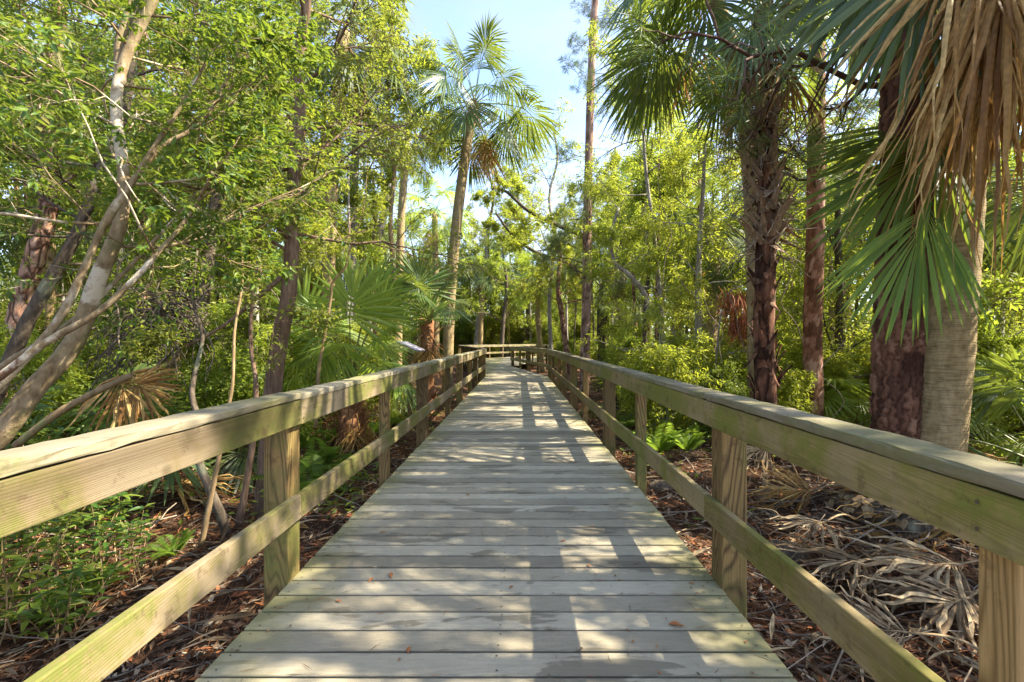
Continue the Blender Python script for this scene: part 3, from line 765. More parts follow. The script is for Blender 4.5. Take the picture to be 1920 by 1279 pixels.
def path_tree(name, label, px, r0, r1, bark, leaf, seed, tm=.4, nl=12, Lr=(.8, 1.8), kind='oak', per=18, Ln=.06, W=.026, elev=(-5, 40), lump=.04, group=None, base_r=None,
              extra=None, moss=0, droop=.25, six=False, flare=.25, cat='tree', sides=12, t1=1., jit=.03):
    rng = np.random.default_rng(seed)
    pts = [P(*q) for q in px]; b = pts[0].copy(); b[2] = gz(b[0], b[1]) - .05
    if pts[0][2] > b[2] + .15: pts = [b] + pts
    else: pts[0] = b
    path = smooth_path(pts, 5); rad = np.linspace(r0, r1, len(path)) * (1 + flare * np.exp(-np.arange(len(path)) / 1.5))
    tr = MB(); tr.tube(path - b, rad, sides, lump=lump, rng=rng)
    out = Out(); S = crown_spec(kind)
    if nl: limbs_along(rng, out, path - b, rad, tm, t1, nl, Lr, S, elev)
    for q, rr0, rr1, n, lr in (extra or []):
        pp = smooth_path([P(*k) for k in q], 4); tr.tube(pp - b, np.linspace(rr0, rr1, len(pp)), 8, lump=lump, rng=rng)
        if n: limbs_along(rng, out, pp - b, np.linspace(rr0, rr1, len(pp)), .3, 1., n, lr, S, (-20, 50))
    for p_, ra, lev in out.br: tr.tube(p_, ra, (7, 4, 3, 3)[min(lev, 3)], cap=False)
    lf = MB()
    if out.tw: leaves_on(lf, out.tw, rng, per, Ln, W, droop, .9, six=six, flat=.7, jit=jit)
    ms = hang_moss(rng, out.tw, moss) if moss else None
    return tree(name, label, cat, b, [('trunk', tr, bark), ('crown', lf, leaf), ('hanging_moss', ms, M['moss'])], group)

# slim brown tree close behind the left railing
path_tree('slim_tree', 'slim brown trunked tree rising straight just behind the left railing', [(496, 960, 5.), (503, 840, 5.), (512, 730, 5.), (524, 640, 5.), (540, 560, 5.02), (546, 480, 5.05), (550, 380, 5.1), (552, 300, 5.1), (563, 200, 5.15), (560, 110, 5.2), (575, 0, 5.2), (580, -160, 5.2), (590, -300, 5.2)],
          .1, .042, M['bk_brown'], M['lf_oak'], 21, .4, 26, (.9, 1.6), 'layer', 15, .06, .025,
          extra=[([(546, 312, 5.1), (500, 325, 4.9), (440, 345, 4.7), (380, 355, 4.5), (320, 340, 4.3)], .03, .01, 6, (.5, 1.)),
                 ([(528, 520, 5.), (480, 560, 4.9), (420, 610, 4.8), (350, 650, 4.6)], .03, .012, 3, (.4, .8)),
                 ([(540, 470, 5.), (480, 440, 5.), (420, 450, 5.), (340, 470, 5.)], .02, .008, 5, (.4, .9))])
path_tree('peeling_tree', 'reddish pink tree with peeling bark at the far left', [(22, 800, 8.), (30, 640, 8.), (45, 560, 8.), (70, 470, 8.), (90, 390, 8.), (95, 300, 8.), (90, 180, 8.), (110, 40, 8.), (120, -150, 8)], .19, .1, M['bk_red'], M['lf_oak'], 22, .6, 12, (1.2, 2.5), 'oak', 20, .075, .032)
path_tree('peeling_tree', 'short orange red stem seen between leaves right of the pale leaning tree', [(270, 740, 9.5), (268, 600, 9.5), (272, 470, 9.5), (262, 400, 9.5), (255, 340, 9.5), (262, 200, 9.5), (270, 20, 9.5)], .13, .07, M['bk_red'], M['lf_mid'], 23, .55, 12, (1., 2.4), 'oak', 20, .085, .036)
path_tree('dark_tree', 'thin dark stem leaning right across the peeling tree at far left', [(-40, 830, 5.5), (35, 640, 5.5), (75, 560, 5.5), (110, 500, 5.5), (150, 425, 5.5), (180, 340, 5.5), (230, 220, 5.6), (250, 90, 5.6), (260, -100, 5.6)], .085, .04, M['bk_dark'], M['lf_gloss'], 24, .45, 14, (.9, 1.8), 'layer', 18, .06, .026)
path_tree('dark_tree', 'dark crooked trunk between the leaning tree and the slim brown tree', [(365, 820, 8.), (372, 650, 8.), (385, 520, 8.), (395, 440, 8.), (404, 370, 8.), (400, 280, 8.), (380, 140, 8.), (390, -60, 8.)], .12, .06, M['bk_dark'], M['lf_mid'], 25, .4, 16, (1.2, 2.3), 'oak', 20, .08, .034)
path_tree('grey_tree', 'pale grey straight trunk behind the palmetto left of the curved tree', [(655, 740, 13.), (658, 560, 13.), (660, 450, 13.), (664, 330, 13.), (668, 240, 13.), (660, 120, 13.), (668, -40, 13.)], .16, .09, M['bk_grey'], M['lf_yel'], 26, .5, 16, (1.4, 2.8), 'feather', 20, .11, .03, moss=10)
path_tree('curved_tree', 'thin pale tree curving right between grey trunk and tall palm', [(690, 700, 15.), (692, 540, 15.), (706, 460, 15.), (722, 390, 15.), (735, 320, 15.), (752, 270, 15.), (768, 235, 15.), (760, 160, 15), (740, 60, 15.)], .15, .07, M['bk_grey'], M['lf_yel'], 27, .62, 9, (1., 2.), 'feather', 16, .1, .028)
path_tree('far_tree', 'thin light trunk just right of the tall palm stem', [(892, 690, 45.), (897, 600, 45.), (905, 540, 45.), (912, 480, 45.), (908, 420, 45.)], .28, .14, M['bk_grey'], M['lf_yel'], 28, .5, 10, (2.2, 4.4), 'feather', 16, .24, .08)
path_tree('far_tree', 'thin dark trunk standing behind the far crossing railing', [(940, 665, 40.), (944, 600, 40.), (950, 540, 40.), (946, 490, 40.)], .22, .12, M['bk_dark'], M['lf_mid'], 29, .45, 10, (2, 4), 'oak', 18, .22, .09)
path_tree('far_tree', 'reddish leaning trunk between the far railing and the tall pine', [(1068, 690, 20.), (1060, 640, 20.), (1052, 580, 20.), (1046, 540, 20.), (1052, 470, 20.)], .16, .09, M['bk_red'], M['lf_yel'], 30, .6, 8, (1.2, 2.4), 'feather', 16, .15, .045)
path_tree('bent_tree', 'thin crooked pale tree behind the right railing left of the shaggy palm', [(1250, 760, 10.5), (1246, 690, 10.5), (1240, 620, 10.5), (1222, 580, 10.5), (1205, 545, 10.5), (1180, 515, 10.5), (1152, 490, 10.5), (1146, 440, 10.5), (1160, 390, 10.5)], .085, .03, M['bk_grey'], M['lf_yel'], 31, .4, 9, (.8, 1.6), 'feather', 18, .1, .026,
          extra=[([(1243, 690, 10.5), (1238, 560, 10.6), (1225, 430, 10.7), (1212, 330, 10.8), (1206, 250, 10.8), (1196, 160, 10.8), (1180, 90, 10.8)], .06, .02, 8, (.8, 1.6))])
path_tree('airy_tree', 'airy thin dark tree with sparse leaves against the sky right of the tall slender pine', [(1208, 740, 13.), (1210, 600, 13.), (1216, 480, 13.), (1206, 380, 13.), (1212, 290, 13.), (1198, 200, 13.), (1200, 110, 13.), (1180, 20, 13.), (1190, -80, 13.)], .075, .03, M['bk_dark'], M['lf_yel'], 35, .45, 17, (.8, 1.9), 'feather', 9, .11, .028, moss=6)
path_tree('airy_tree', 'airy yellow green tree with hanging leaves left of the tall palm crown', [(738, 720, 13.), (742, 560, 13.), (732, 420, 13.), (740, 300, 13.), (726, 180, 13.), (735, 60, 13.), (728, -90, 13.), (735, -200, 13.)], .08, .035, M['bk_tan'], M['lf_yel'], 36, .5, 20, (.7, 1.5), 'feather', 16, .12, .028)
path_tree('airy_tree', 'airy pale tree with sparse leaves against the sky between tall palm and pine', [(1035, 690, 25.), (1030, 560, 25.), (1040, 450, 25.), (1030, 370, 25.), (1045, 300, 25.), (1038, 240, 25.)], .13, .05, M['bk_grey'], M['lf_yel'], 38, .45, 15, (1.2, 2.8), 'feather', 8, .15, .04, moss=8)
path_tree('airy_tree', 'airy dark tree with sparse leaves against the sky close right of the tall palm stem', [(918, 690, 47.), (922, 560, 47.), (915, 450, 47.), (925, 370, 47.), (915, 310, 47.), (922, 265, 47.)], .19, .08, M['bk_dark'], M['lf_yel'], 39, .45, 15, (1.8, 4.), 'feather', 8, .24, .065, moss=8)
path_tree('airy_tree', 'airy far tree with a thin twisted stem above the bend of the walkway', [(985, 680, 46.), (990, 560, 46.), (975, 480, 46.), (985, 420, 46.), (970, 370, 46.), (985, 330, 46.)], .2, .08, M['bk_dark'], M['lf_yel'], 37, .4, 14, (2., 4.4), 'feather', 11, .26, .07, moss=8)
# the live oak behind with crooked limbs
path_tree('live_oak', 'dark live oak with crooked limbs and moss behind the tall pine', [(1135, 700, 22.), (1130, 600, 22.), (1140, 520, 22.), (1165, 460, 22.), (1185, 410, 22.), (1230, 370, 22.)], .36, .16, M['bk_dark'], M['lf_yel'], 32, .4, 10, (1.5, 3.2), 'oak', 20, .13, .045, moss=16,
          extra=[([(1160, 460, 22.), (1090, 440, 22.), (1040, 420, 21.), (990, 395, 21.), (950, 360, 21.), (920, 352, 21.)], .13, .05, 7, (1., 2.)),
                 ([(1150, 480, 22.), (1060, 490, 23.), (1000, 470, 23.), (960, 440, 23.), (930, 400, 23.)], .12, .05, 7, (1., 2.2))])

# -------- pines
def pine(label, px, r0, r1, bark, seed, limbs, name='pine_tree', n=40, dz=.04, plate=(.1, .2), depth=.1):
    rng = np.random.default_rng(seed)
    pts = [P(*q) for q in px]; b = pts[0].copy(); b[2] = gz(b[0], b[1]) - .1; pts[0] = b
    path0 = smooth_path(pts, 40); zc = path0[:, 2]; zt = np.concatenate([np.arange(zc[0], min(zc[-1], 5.2), dz), np.arange(5.2, zc[-1], .25)]) if zc[-1] > 5.2 else np.arange(zc[0], zc[-1], dz)
    path = np.stack([np.interp(zt, zc, path0[:, q]) for q in range(3)], 1); K = len(path)
    zz = zt - zt[0]; rad = np.interp(zz, [0, zz[-1]], [r0, r1]) * (1 + .22 * np.exp(-zz / .35))
    th = np.linspace(0, 2 * np.pi, n, endpoint=False)
    # bark plates: cells round the stem, taller than wide, with furrows between
    pw, ph = plate; nt_, nz_ = max(8, int(2 * np.pi * r0 / pw)), int(zz[-1] / ph) + 2
    ct = (np.arange(nt_)[None] + rng.uniform(-.45, .45, (nz_, nt_)) + .5 * (np.arange(nz_) % 2)[:, None]) / nt_ * 2 * np.pi
    cz = (np.arange(nz_)[:, None] + rng.uniform(-.5, .5, (nz_, nt_))) * ph; cv = rng.random(nz_ * nt_)
    ct, cz = ct.ravel(), cz.ravel(); edge = np.zeros((K, n)); cell = np.zeros((K, n))
    warp = .25 * np.sin(zz * 31)[:, None] * np.sin(th * 5)[None] + .2 * np.sin(zz * 57 + 1)[:, None] + rng.normal(0, .1, (K, n))
    for q in range(K):
        near = np.abs(cz - zz[q]) < 2.6 * ph; a_, z_, v_ = ct[near], cz[near], cv[near]
        dt = (th[:, None] - a_[None] + np.pi) % (2 * np.pi) - np.pi
        d2 = np.hypot(dt * nt_ / (2 * np.pi) + warp[q][:, None] * .5, (zz[q] - z_)[None] / ph + warp[q][:, None] * .5); o2 = np.argpartition(d2, 1, 1)[:, :2]
        dd = np.take_along_axis(d2, o2, 1); dd.sort(1); edge[q] = dd[:, 1] - dd[:, 0]; cell[q] = v_[np.argmin(d2, 1)]
    hgt = np.clip(edge / .28, 0, 1) ** .7
    rr = rad[:, None] * (1 + depth * (hgt - .6) + depth * .45 * (cell - .5) * hgt + rng.normal(0, depth * .1, (K, n)))
    t = unit(np.gradient(path, axis=0)); a = unit(np.cross(t, np.array([0, 1., 0]))); c = np.cross(t, a)
    v = path[:, None] - b + rr[..., None] * (np.cos(th)[None, :, None] * a[:, None] + np.sin(th)[None, :, None] * c[:, None])
    i = np.arange(K - 1)[:, None] * n; j = np.arange(n)[None]; j2 = (j + 1) % n
    tk = MB(); tk.add(v, [np.stack([i + j, i + j2, i + n + j2, i + n + j], -1).reshape(-1, 4), (np.arange(n) + (K - 1) * n)[None]], 0, True)
    tkm = tk.mesh('trunk', [bark]); at = tkm.attributes.new('plate', 'FLOAT', 'POINT'); at.data.foreach_set('value', (cell * (.35 + .65 * np.clip(edge / .15, 0, 1))).astype(np.float32).ravel())
    tr = MB()
    out = Out()
    S = dict(nseg=[6, 4, 2], wob=.28, trop=[.02, .08, .1], nch=[6, 3], start=[.4, .3], ang=(30, 70), ratio=[.45, .45], rr=.5)
    limbs_along(rng, out, path - b, rad, *limbs[:2], limbs[2], limbs[3], S, limbs[4], rfac=.4)
    limbs_ = []
    for p_, ra, lev in out.br:
        if lev == 0: limbs_.append(MB())
        limbs_[-1].tube(p_, ra, (7, 5, 3)[min(lev, 2)], cap=False)
    lf = MB()
    if out.tw:
        tw = np.asarray(out.tw); leaves_on(lf, tw, rng, 34, .2, .006, .1, .7, flat=.1, jit=.01, t0=.5)
    o = tree(name, label, 'pine', b, [('branch', q, M['bk_pine']) for q in limbs_] + [('crown', lf, M['needle'])], 'pine trees beside the boardwalk')
    link('trunk', tkm, o); return o
pine('tall slender pine with pinkish bark in the gap of open sky', [(1096, 745, 16.), (1097, 660, 16.), (1100, 560, 16.), (1101, 430, 16.), (1104, 300, 16.), (1107, 180, 16.), (1112, 60, 16.), (1120, -60, 16.), (1128, -250, 16.), (1135, -450, 16.)], .17, .09, M['bk_pine'], 41, (.46, 1., 36, (.9, 1.9), (-15, 30)))
pine('reddish trunked pine between the shaggy palm and the foreground pine', [(1522, 850, 8.5), (1524, 740, 8.5), (1524, 600, 8.5), (1528, 450, 8.5), (1530, 300, 8.5), (1532, 100, 8.5), (1534, -150, 8.5), (1534, -500, 8.5)], .165, .1, M['bk_pine_red'], 42, (.62, 1., 14, (1., 2.), (0, 30)))
pine('thick foreground pine with dark furrowed bark beside the smooth palm trunk', [(1690, 950, 4.75), (1690, 815, 4.75), (1690, 640, 4.75), (1694, 500, 4.75), (1698, 350, 4.75), (1702, 100, 4.75), (1700, -200, 4.75), (1700, -700, 4.75), (1690, -1300, 4.8)], .245, .15, M['bk_pine_dark'], 43, (.72, 1., 12, (1.2, 2.4), (0, 30)), n=110, dz=.016, plate=(.07, .2), depth=.16)

# -------- palms
def palm(label, px, r0, r1, seed, n, size, mat='palm', hi=78, lo=-45, ndead=0, bark='bk_palm', boot=0, boot_t=(.0, 1.), group='cabbage palms', name='cabbage_palm', fibre=None, Y=None, **k):
    rng = np.random.default_rng(seed)
    pts = [P(*q) for q in px]; b = pts[0].copy(); b[2] = gz(b[0], b[1]) - .08; pts[0] = b
    path = smooth_path(pts, 7); rad = np.linspace(r0, r1, len(path)) * (1 + .18 * np.exp(-np.arange(len(path)) / 1.2))
    root = thing(name, label, 'palm', b, group)
    tr = MB(); tr.tube(path - b, rad, 22, lump=.012, rng=rng)
    obj('trunk', tr, M[bark], root)
    if boot:
        i0, i1 = int(boot_t[0] * (len(path) - 1)), int(boot_t[1] * (len(path) - 1)) + 1
        obj('leaf_bases', boots(path[i0:i1] - b, rad[i0:i1], rng, boot), M[fibre or 'bk_boot'], root)
    head = path[-1] - b
    palm_crown(root, head, n, size, rng, mat, hi, lo, ndead, **k)
    return root, head, b, path, rad
# the tall centre palm
pc, hd, pb, ppath, prad = palm('tall cabbage palm standing against open sky beside the left railing', [(838, 760, 14.), (840, 660, 14.), (845, 550, 14.), (856, 420, 14.), (870, 310, 14.), (879, 250, 14.), (890, 195, 14.)], .17, .145, 51, 25, 1.25, 'palm', 88, -38, 2, boot=26, boot_t=(.86, 1.))
add_frond(pc, hd - UP * .3, R(-50), -60, 1, 1.45, dead=True, nseg=26, Lp=.9, Lb=.85)
# the shaggy palm behind the right railing
sp, hd, pb, ppath, prad = palm('shaggy palm covered in old leaf bases and dead stalks behind the right railing', [(1438, 860, 6.6), (1436, 740, 6.6), (1432, 620, 6.6), (1436, 480, 6.6), (1440, 340, 6.6), (1434, 220, 6.6), (1432, 110, 6.6), (1432, 30, 6.6)], .145, .13, 52, 17, 1.15, 'palm', 75, -18, 2, bark='bk_shag', boot=0)
rng = np.random.default_rng(7)
k0 = int(len(ppath) * .42)
obj('leaf_bases', boots(ppath[k0:] - pb, prad[k0:] * 1.15, rng, 170, (.2, .48), .06, .62), M['bk_boot'], sp)
obj('leaf_bases', boots(ppath[:k0] - pb, prad[:k0], rng, 60, (.15, .38), .055, .22), M['bk_shag'], sp)
mb = MB()
for i in range(300):                                                     # dead stalks and roots tangled over the bases
    t = rng.uniform(k0, len(ppath) - 2); j = int(t); c = ppath[j] - pb; a = rng.uniform(0, 6.28); r = prad[j] * rng.uniform(1., 1.6)
    pp = [c + np.array([math.cos(a) * r, math.sin(a) * r, 0])]
    d = unit(np.array([math.cos(a) * .7, math.sin(a) * .7, rng.uniform(-1.2, .4)]))
    for q in range(5):
        d = unit(d + rng.normal(0, .3, 3) - UP * .12); pp.append(pp[-1] + d * rng.uniform(.05, .14))
    mb.tube(pp, np.linspace(rng.uniform(.006, .013), .003, 6), 4, cap=False)
tag(obj('dead_stalks', mb, M['twig'], sp), kind='stuff')

def leaf_fan(root, b, hub, tip, facing, L, seed, mat, droop=.35, spread=115, nseg=50, split=.5, wave=0., name='frond', stalk_from=None, **k):
    """one big fan leaf: hub and tip are points of the place, facing is where its upper side looks"""
    rng = np.random.default_rng(seed); mb = MB()
    fan(mb, hub - b, unit(tip - hub), np.array(facing, float), L, nseg, R(spread), droop, split, rng, wave=wave, **k)
    o = obj(name, mb, M[mat], root)
    if stalk_from is not None:
        mp = MB(); m = (stalk_from + hub) / 2 + UP * .12 * np.linalg.norm(stalk_from - hub)
        mp.tube(smooth_path([stalk_from - b, m - b, hub - b], 5), np.linspace(.02, .011, 11), 5, flat=.6)
        obj('petiole', mp, M['dead'] if 'dead' in mat else M['petiole'], o)
    return o
# the smooth-trunked foreground palm and its great skirt of dead leaves
fp, hd, pb, ppath, prad = palm('foreground palm with smooth tan trunk and a skirt of brown dead leaves', [(1752, 980, 4.5), (1762, 830, 4.5), (1778, 650, 4.48), (1790, 480, 4.45), (1800, 330, 4.4), (1812, 150, 4.35), (1822, -50, 4.3), (1830, -260, 4.25), (1832, -420, 4.2)], .205, .17, 53, 0, 1.2)
head = ppath[-1]
for i, (e, a) in enumerate([(75, 20), (70, 160), (62, 280), (50, 60), (40, 330), (28, 110), (15, 10), (5, 300), (0, 55), (25, 350), (30, 80)]):
    add_frond(fp, hd, R(a), min([75, 55, 35, 15, -5, -25, -45, -65], key=lambda q: abs(q - e)), i % 3, 1.4, 'palm')
H = lambda px, py, y: P(px, py, y)
# green fans that hang into the picture
leaf_fan(fp, pb, H(1742, 388, 3.9), H(1640, 640, 3.75), (-.5, -.72, .5), 1.06, 61, 'palm_near', .2, 40, 28, .58, wf=1.45, stalk_from=head)
leaf_fan(fp, pb, H(1765, 260, 4.3), H(1560, 420, 4.5), (-.4, -.8, .5), 1.25, 62, 'palm_near', .2, 60, 26, .55, stalk_from=head)
leaf_fan(fp, pb, H(1760, 230, 4.6), H(1520, 270, 4.9), (-.1, -.6, .8), 1.3, 63, 'palm_near', .3, 75, 30, .5, stalk_from=head)
leaf_fan(fp, pb, H(1760, -120, 3.7), H(1630, 150, 3.6), (-.2, -.9, .3), 1.25, 64, 'palm', .3, 70, 28, .6, stalk_from=head)
leaf_fan(fp, pb, H(1690, -150, 4.0), H(1500, 60, 4.1), (-.2, -.9, .3), 1.3, 65, 'palm', .35, 80, 32, .55, stalk_from=head)
leaf_fan(fp, pb, H(1990, 330, 4.6), H(1850, 420, 4.8), (-.2, -.7, .6), 1.0, 67, 'palm', .3, 80, 28, .45, stalk_from=head)
# the dead skirt
rng = np.random.default_rng(99)
for i, (hx, hy, hyd, tx, ty, td, L) in enumerate([
        (1835, -130, 3.7, 1735, 300, 3.5, 1.6), (1860, -150, 3.5, 1790, 330, 3.35, 1.75), (1895, -140, 3.45, 1865, 330, 3.3, 1.8), (1935, -140, 3.5, 1940, 300, 3.35, 1.65), (1980, -130, 3.6, 2010, 300, 3.5, 1.6),
        (1845, -90, 3.9, 1780, 350, 3.75, 1.6), (1880, -90, 3.8, 1840, 350, 3.7, 1.75), (1925, -80, 3.8, 1915, 330, 3.7, 1.7), (1970, -70, 3.9, 1990, 300, 3.8, 1.6), (1890, -70, 4.15, 1870, 350, 4.1, 1.55), (1815, -130, 3.6, 1700, 200, 3.5, 1.35),
        (1865, -60, 3.6, 1820, 350, 3.5, 1.5)]):
    o = leaf_fan(fp, pb, H(hx, hy, hyd), H(tx, ty, td), (-.25 + rng.normal(0, .3), -1., .15), L * 1.12, 200 + i, 'dead', .1, 25, 25, .36, .05, 'dead_frond', head,
                 costa=.15, fold=.5, ragged=.34, twist=1.3, wf=1.8)
    o['label'] = 'brown dead hanging frond'

# young palms left of the walkway
yp, yh, yb, _, _ = palm('young palm with bright fan leaves and rusty base behind the left railing', [(655, 850, 7.4), (655, 800, 7.4), (656, 750, 7.4), (658, 715, 7.4)], .2, .13, 54, 10, .85, 'palm_lite', 80, 20, 3, bark='fibre', boot=46, fibre='fibre', Lp=1.0)
for i, (hx, hy, hd_, tx, ty, fc, L, mt, spd) in enumerate([(655, 592, 7.1, 672, 480, (.15, -.85, .45), 1.02, 'palm_lite', 120), (574, 612, 7.2, 560, 520, (-.1, -.9, .3), .95, 'palm_lite', 105), (600, 640, 7.0, 545, 700, (-.2, -.8, .5), .8, 'palm_near', 80),
        (705, 600, 7.3, 728, 520, (.2, -.8, .5), .72, 'palm_lite', 95), (640, 650, 6.9, 610, 720, (-.1, -.9, .3), .7, 'palm_lite', 90), (690, 575, 7.5, 740, 500, (.2, -.8, .4), .9, 'palm_near', 100)]):
    leaf_fan(yp, yb, P(hx, hy, hd_), P(tx, ty, hd_), fc, L, 700 + i, mt, .12, spd, 23, .45, stalk_from=yb + yh)
sp2, sh2, sb2, _, _ = palm('small palm with reddish shaggy stem behind the information panel', [(800, 760, 11.5), (800, 700, 11.5), (801, 650, 11.5), (803, 600, 11.5)], .19, .15, 55, 8, .85, 'palm', 82, 40, 4, bark='fibre', boot=40, fibre='fibre')
for i, (hx, hy, tx, ty, L) in enumerate([(788, 545, 778, 440, 1.25), (806, 600, 792, 500, .8), (776, 575, 715, 520, .85)]):
    leaf_fan(sp2, sb2, P(hx, hy, 11.2), P(tx, ty, 11.2), (.1, -.85, .4), L, 720 + i, ['palm', 'palm_near', 'palm_near'][i], .15, 105, 24, .48, stalk_from=sb2 + sh2)
palm('pale leaning palm beyond the reddish pine on the right', [(1566, 690, 13.), (1572, 600, 13.), (1584, 500, 13.), (1596, 430, 13.), (1602, 400, 13.)], .2, .17, 56, 18, .95, 'palm', 75, -40, 1)
palm('distant palm head left of the tall palm stem', [(818, 690, 26.), (817, 560, 26.), (816, 460, 26.), (815, 400, 26.)], .19, .16, 57, 18, 1.25, 'palm_lite', 80, -30, 1)
palm('small palm standing low behind the bend of the walkway', [(900, 690, 44.), (902, 600, 44.), (905, 540, 44.), (905, 500, 44.)], .24, .2, 58, 16, 1.7, 'palm', 80, -45, 2)
palm('palm with low drooping fans to the right of the tall pine', [(1330, 770, 12.), (1332, 640, 12.), (1336, 540, 12.), (1338, 460, 12.), (1336, 420, 12.)], .18, .15, 59, 20, 1.1, 'palm', 75, -60, 2, bark='bk_boot', boot=30)
palm('tall palm reaching out of the top left corner', [(-60, 800, 9.), (-58, 600, 9.), (-40, 400, 9.), (-10, 200, 9.), (10, 80, 9.), (20, 30, 9.)], .18, .16, 60, 24, 1.3, 'palm', 75, -60, 3)
palm('palm crown with grey green fans high above the right railing', [(1420, 840, 8.0), (1418, 600, 8.0), (1412, 400, 8.0), (1395, 200, 7.9), (1360, 60, 7.7), (1330, -20, 7.6)], .15, .13, 61, 13, 1.3, 'palm', 60, -40, 1)
palm('palm hanging brown and green leaves behind the slim brown tree', [(612, 760, 12.), (614, 600, 12.), (620, 400, 12.), (628, 250, 12.), (640, 110, 12.), (645, 60, 12.)], .17, .15, 62, 22, 1.2, 'palm', 75, -60, 4)
palm('dark palm hidden in leaves near the far right edge', [(2010, 820, 8.), (2000, 600, 8.), (1990, 450, 8.), (1985, 330, 8.)], .19, .16, 63, 20, 1.3, 'palm', 75, -50, 2)
palm('palm behind the curved tree with a half hidden head', [(745, 720, 20.), (748, 560, 20.), (752, 420, 20.), (760, 300, 20.), (765, 240, 20.)], .18, .15, 64, 18, 1.25, 'palm', 78, -50, 2)
palm('distant palm head above the bend between pine and shaggy palm', [(1240, 690, 24.), (1240, 560, 24.), (1244, 400, 24.), (1246, 300, 24.)], .18, .15, 65, 18, 1.3, 'palm_lite', 78, -50, 2)

for i, (px, y, py, s, k) in enumerate([(955, 46, 505, 1.6, 0), (1012, 27, 520, 1.1, 1), (1168, 20, 500, 1.2, 0), (1275, 16.5, 470, 1.1, 1), (1378, 18, 380, 1.2, 0), (1482, 15.5, 300, 1.2, 0), (470, 15, 250, 1.2, 1), (330, 13.5, 440, 1.1, 0), (200, 14, 300, 1.2, 0),
        (620, 19, 380, 1.2, 1), (1650, 14.5, 330, 1.2, 0), (1860, 12, 420, 1.2, 1), (735, 22, 470, 1.1, 0), (90, 11, 380, 1.2, 0), (1590, 18, 250, 1.2, 1), (1420, 21, 480, 1.1, 0), (560, 13, 470, .9, 1)]):
    palm('palm of the forest behind', [(px + 6, 690, y), (px, 640, y), (px - 4, (640 + py) / 2, y), (px, py, y)], .17, .14, 800 + i, 15, s, ['palm', 'palm_lite'][k], 80, -45, 1, group='cabbage palms in the forest behind', name='forest_palm')
# ================================================================== FOREST BEHIND
def variant(seed, H, kind, nl, Lr, per, Ln, W, bark, leaf, t0, r0=.16, moss=0, droop=.25, elev=(0, 50), lean=.3, nm='forest_tree', stems=1):
    rng = np.random.default_rng(seed); tr = MB(); out = Out(); S = crown_spec(kind)
    for s in range(stems):
        k = 7; path = np.zeros((k, 3)); path[:, 2] = np.linspace(-.1, H * .85 * (1 if s == 0 else rng.uniform(.6, .95)), k)
        path[:, :2] = np.cumsum(rng.normal(0, lean * H / 60, (k, 2)), 0) + (rng.normal(0, lean * H * .06, 2) * np.linspace(0, 1, k)[:, None] if stems > 1 else 0)
        path = smooth_path(path, 3); rad = np.linspace(r0, r0 * .3, len(path))
        tr.tube(path, rad, 9, lump=.05, rng=rng)
        limbs_along(rng, out, path, rad, t0, 1., nl, Lr, S, elev)
    for p_, ra, lev in out.br:
        if lev < 2 or Ln < .08: tr.tube(p_, ra, (6, 4, 3, 3)[min(lev, 3)], cap=False)
    lf = MB(); leaves_on(lf, out.tw, rng, per, Ln, W, droop, .9, flat=.65, jit=.05)
    ms = hang_moss(rng, out.tw, moss, (.4, 1.3), 10, .014) if moss else None
    return dict(H=H, trunk=tr.mesh('trunk', [bark]), crown=lf.mesh('crown', [leaf]), moss=ms.mesh('hanging_moss', [M['moss']]) if ms else None)

V = {
 'oakA': variant(301, 9, 'oak', 15, (1.5, 3.2), 20, .105, .048, M['bk_dark'], M['lf_oak'], .28, .17, 10),
 'oakB': variant(302, 10, 'oak', 14, (1.4, 3.4), 20, .1, .046, M['bk_brown'], M['lf_mid'], .25, .16, 6),
 'featA': variant(303, 10, 'feather', 17, (1.1, 2.5), 15, .14, .034, M['bk_grey'], M['lf_yel'], .2, .14, 4),
 'featB': variant(304, 8, 'feather', 15, (1.2, 2.6), 15, .14, .036, M['bk_dark'], M['lf_yel'], .12, .13, 8),
 'midA': variant(305, 7, 'layer', 15, (1.1, 2.6), 20, .1, .045, M['bk_brown'], M['lf_mid'], .12, .11),
 'midB': variant(306, 6, 'feather', 13, (1., 2.2), 14, .11, .032, M['bk_tan'], M['lf_mid'], .1, .09),
}
V.update({
 'poleA': variant(321, 10, 'feather', 8, (.7, 1.5), 13, .13, .034, M['bk_grey'], M['lf_yel'], .55, .085, 5),
 'poleB': variant(322, 9, 'oak', 8, (.7, 1.5), 13, .1, .042, M['bk_red'], M['lf_mid'], .55, .08),
 'poleC': variant(323, 8, 'feather', 8, (.6, 1.3), 13, .12, .034, M['bk_dark'], M['lf_yel'], .45, .06, 3)})
V['shade'] = variant(331, 10, 'oak', 11, (1.2, 2.7), 10, .1, .046, M['bk_dark'], M['lf_oak'], .3, .16)
SH = {
 'shA': variant(311, 2.2, 'layer', 7, (.5, .9), 13, .07, .03, M['bk_tan'], M['lf_mid'], .1, .018, stems=4, lean=1.4),
 'shB': variant(312, 1.7, 'oak', 6, (.45, .8), 14, .06, .026, M['bk_tan'], M['lf_gloss'], .08, .014, stems=4, lean=1.6),
 'shC': variant(313, 2.6, 'feather', 6, (.5, 1.), 10, .1, .026, M['bk_grey'], M['lf_yel'], .1, .018, stems=4, lean=1.2),
}
SH_LATE = list(SH.values())
def put(v, name, label, cat, group, x, y, s, rz, sz=None):
    root = thing(name, label, cat, (x, y, float(gz(x, y)) - .03), group, rz); root.scale = (s, s, sz or s)
    link('trunk' if cat == 'tree' else 'stems', v['trunk'], root); link('crown' if cat == 'tree' else 'foliage', v['crown'], root)
    if v['moss']: link('hanging_moss', v['moss'], root)
    return root

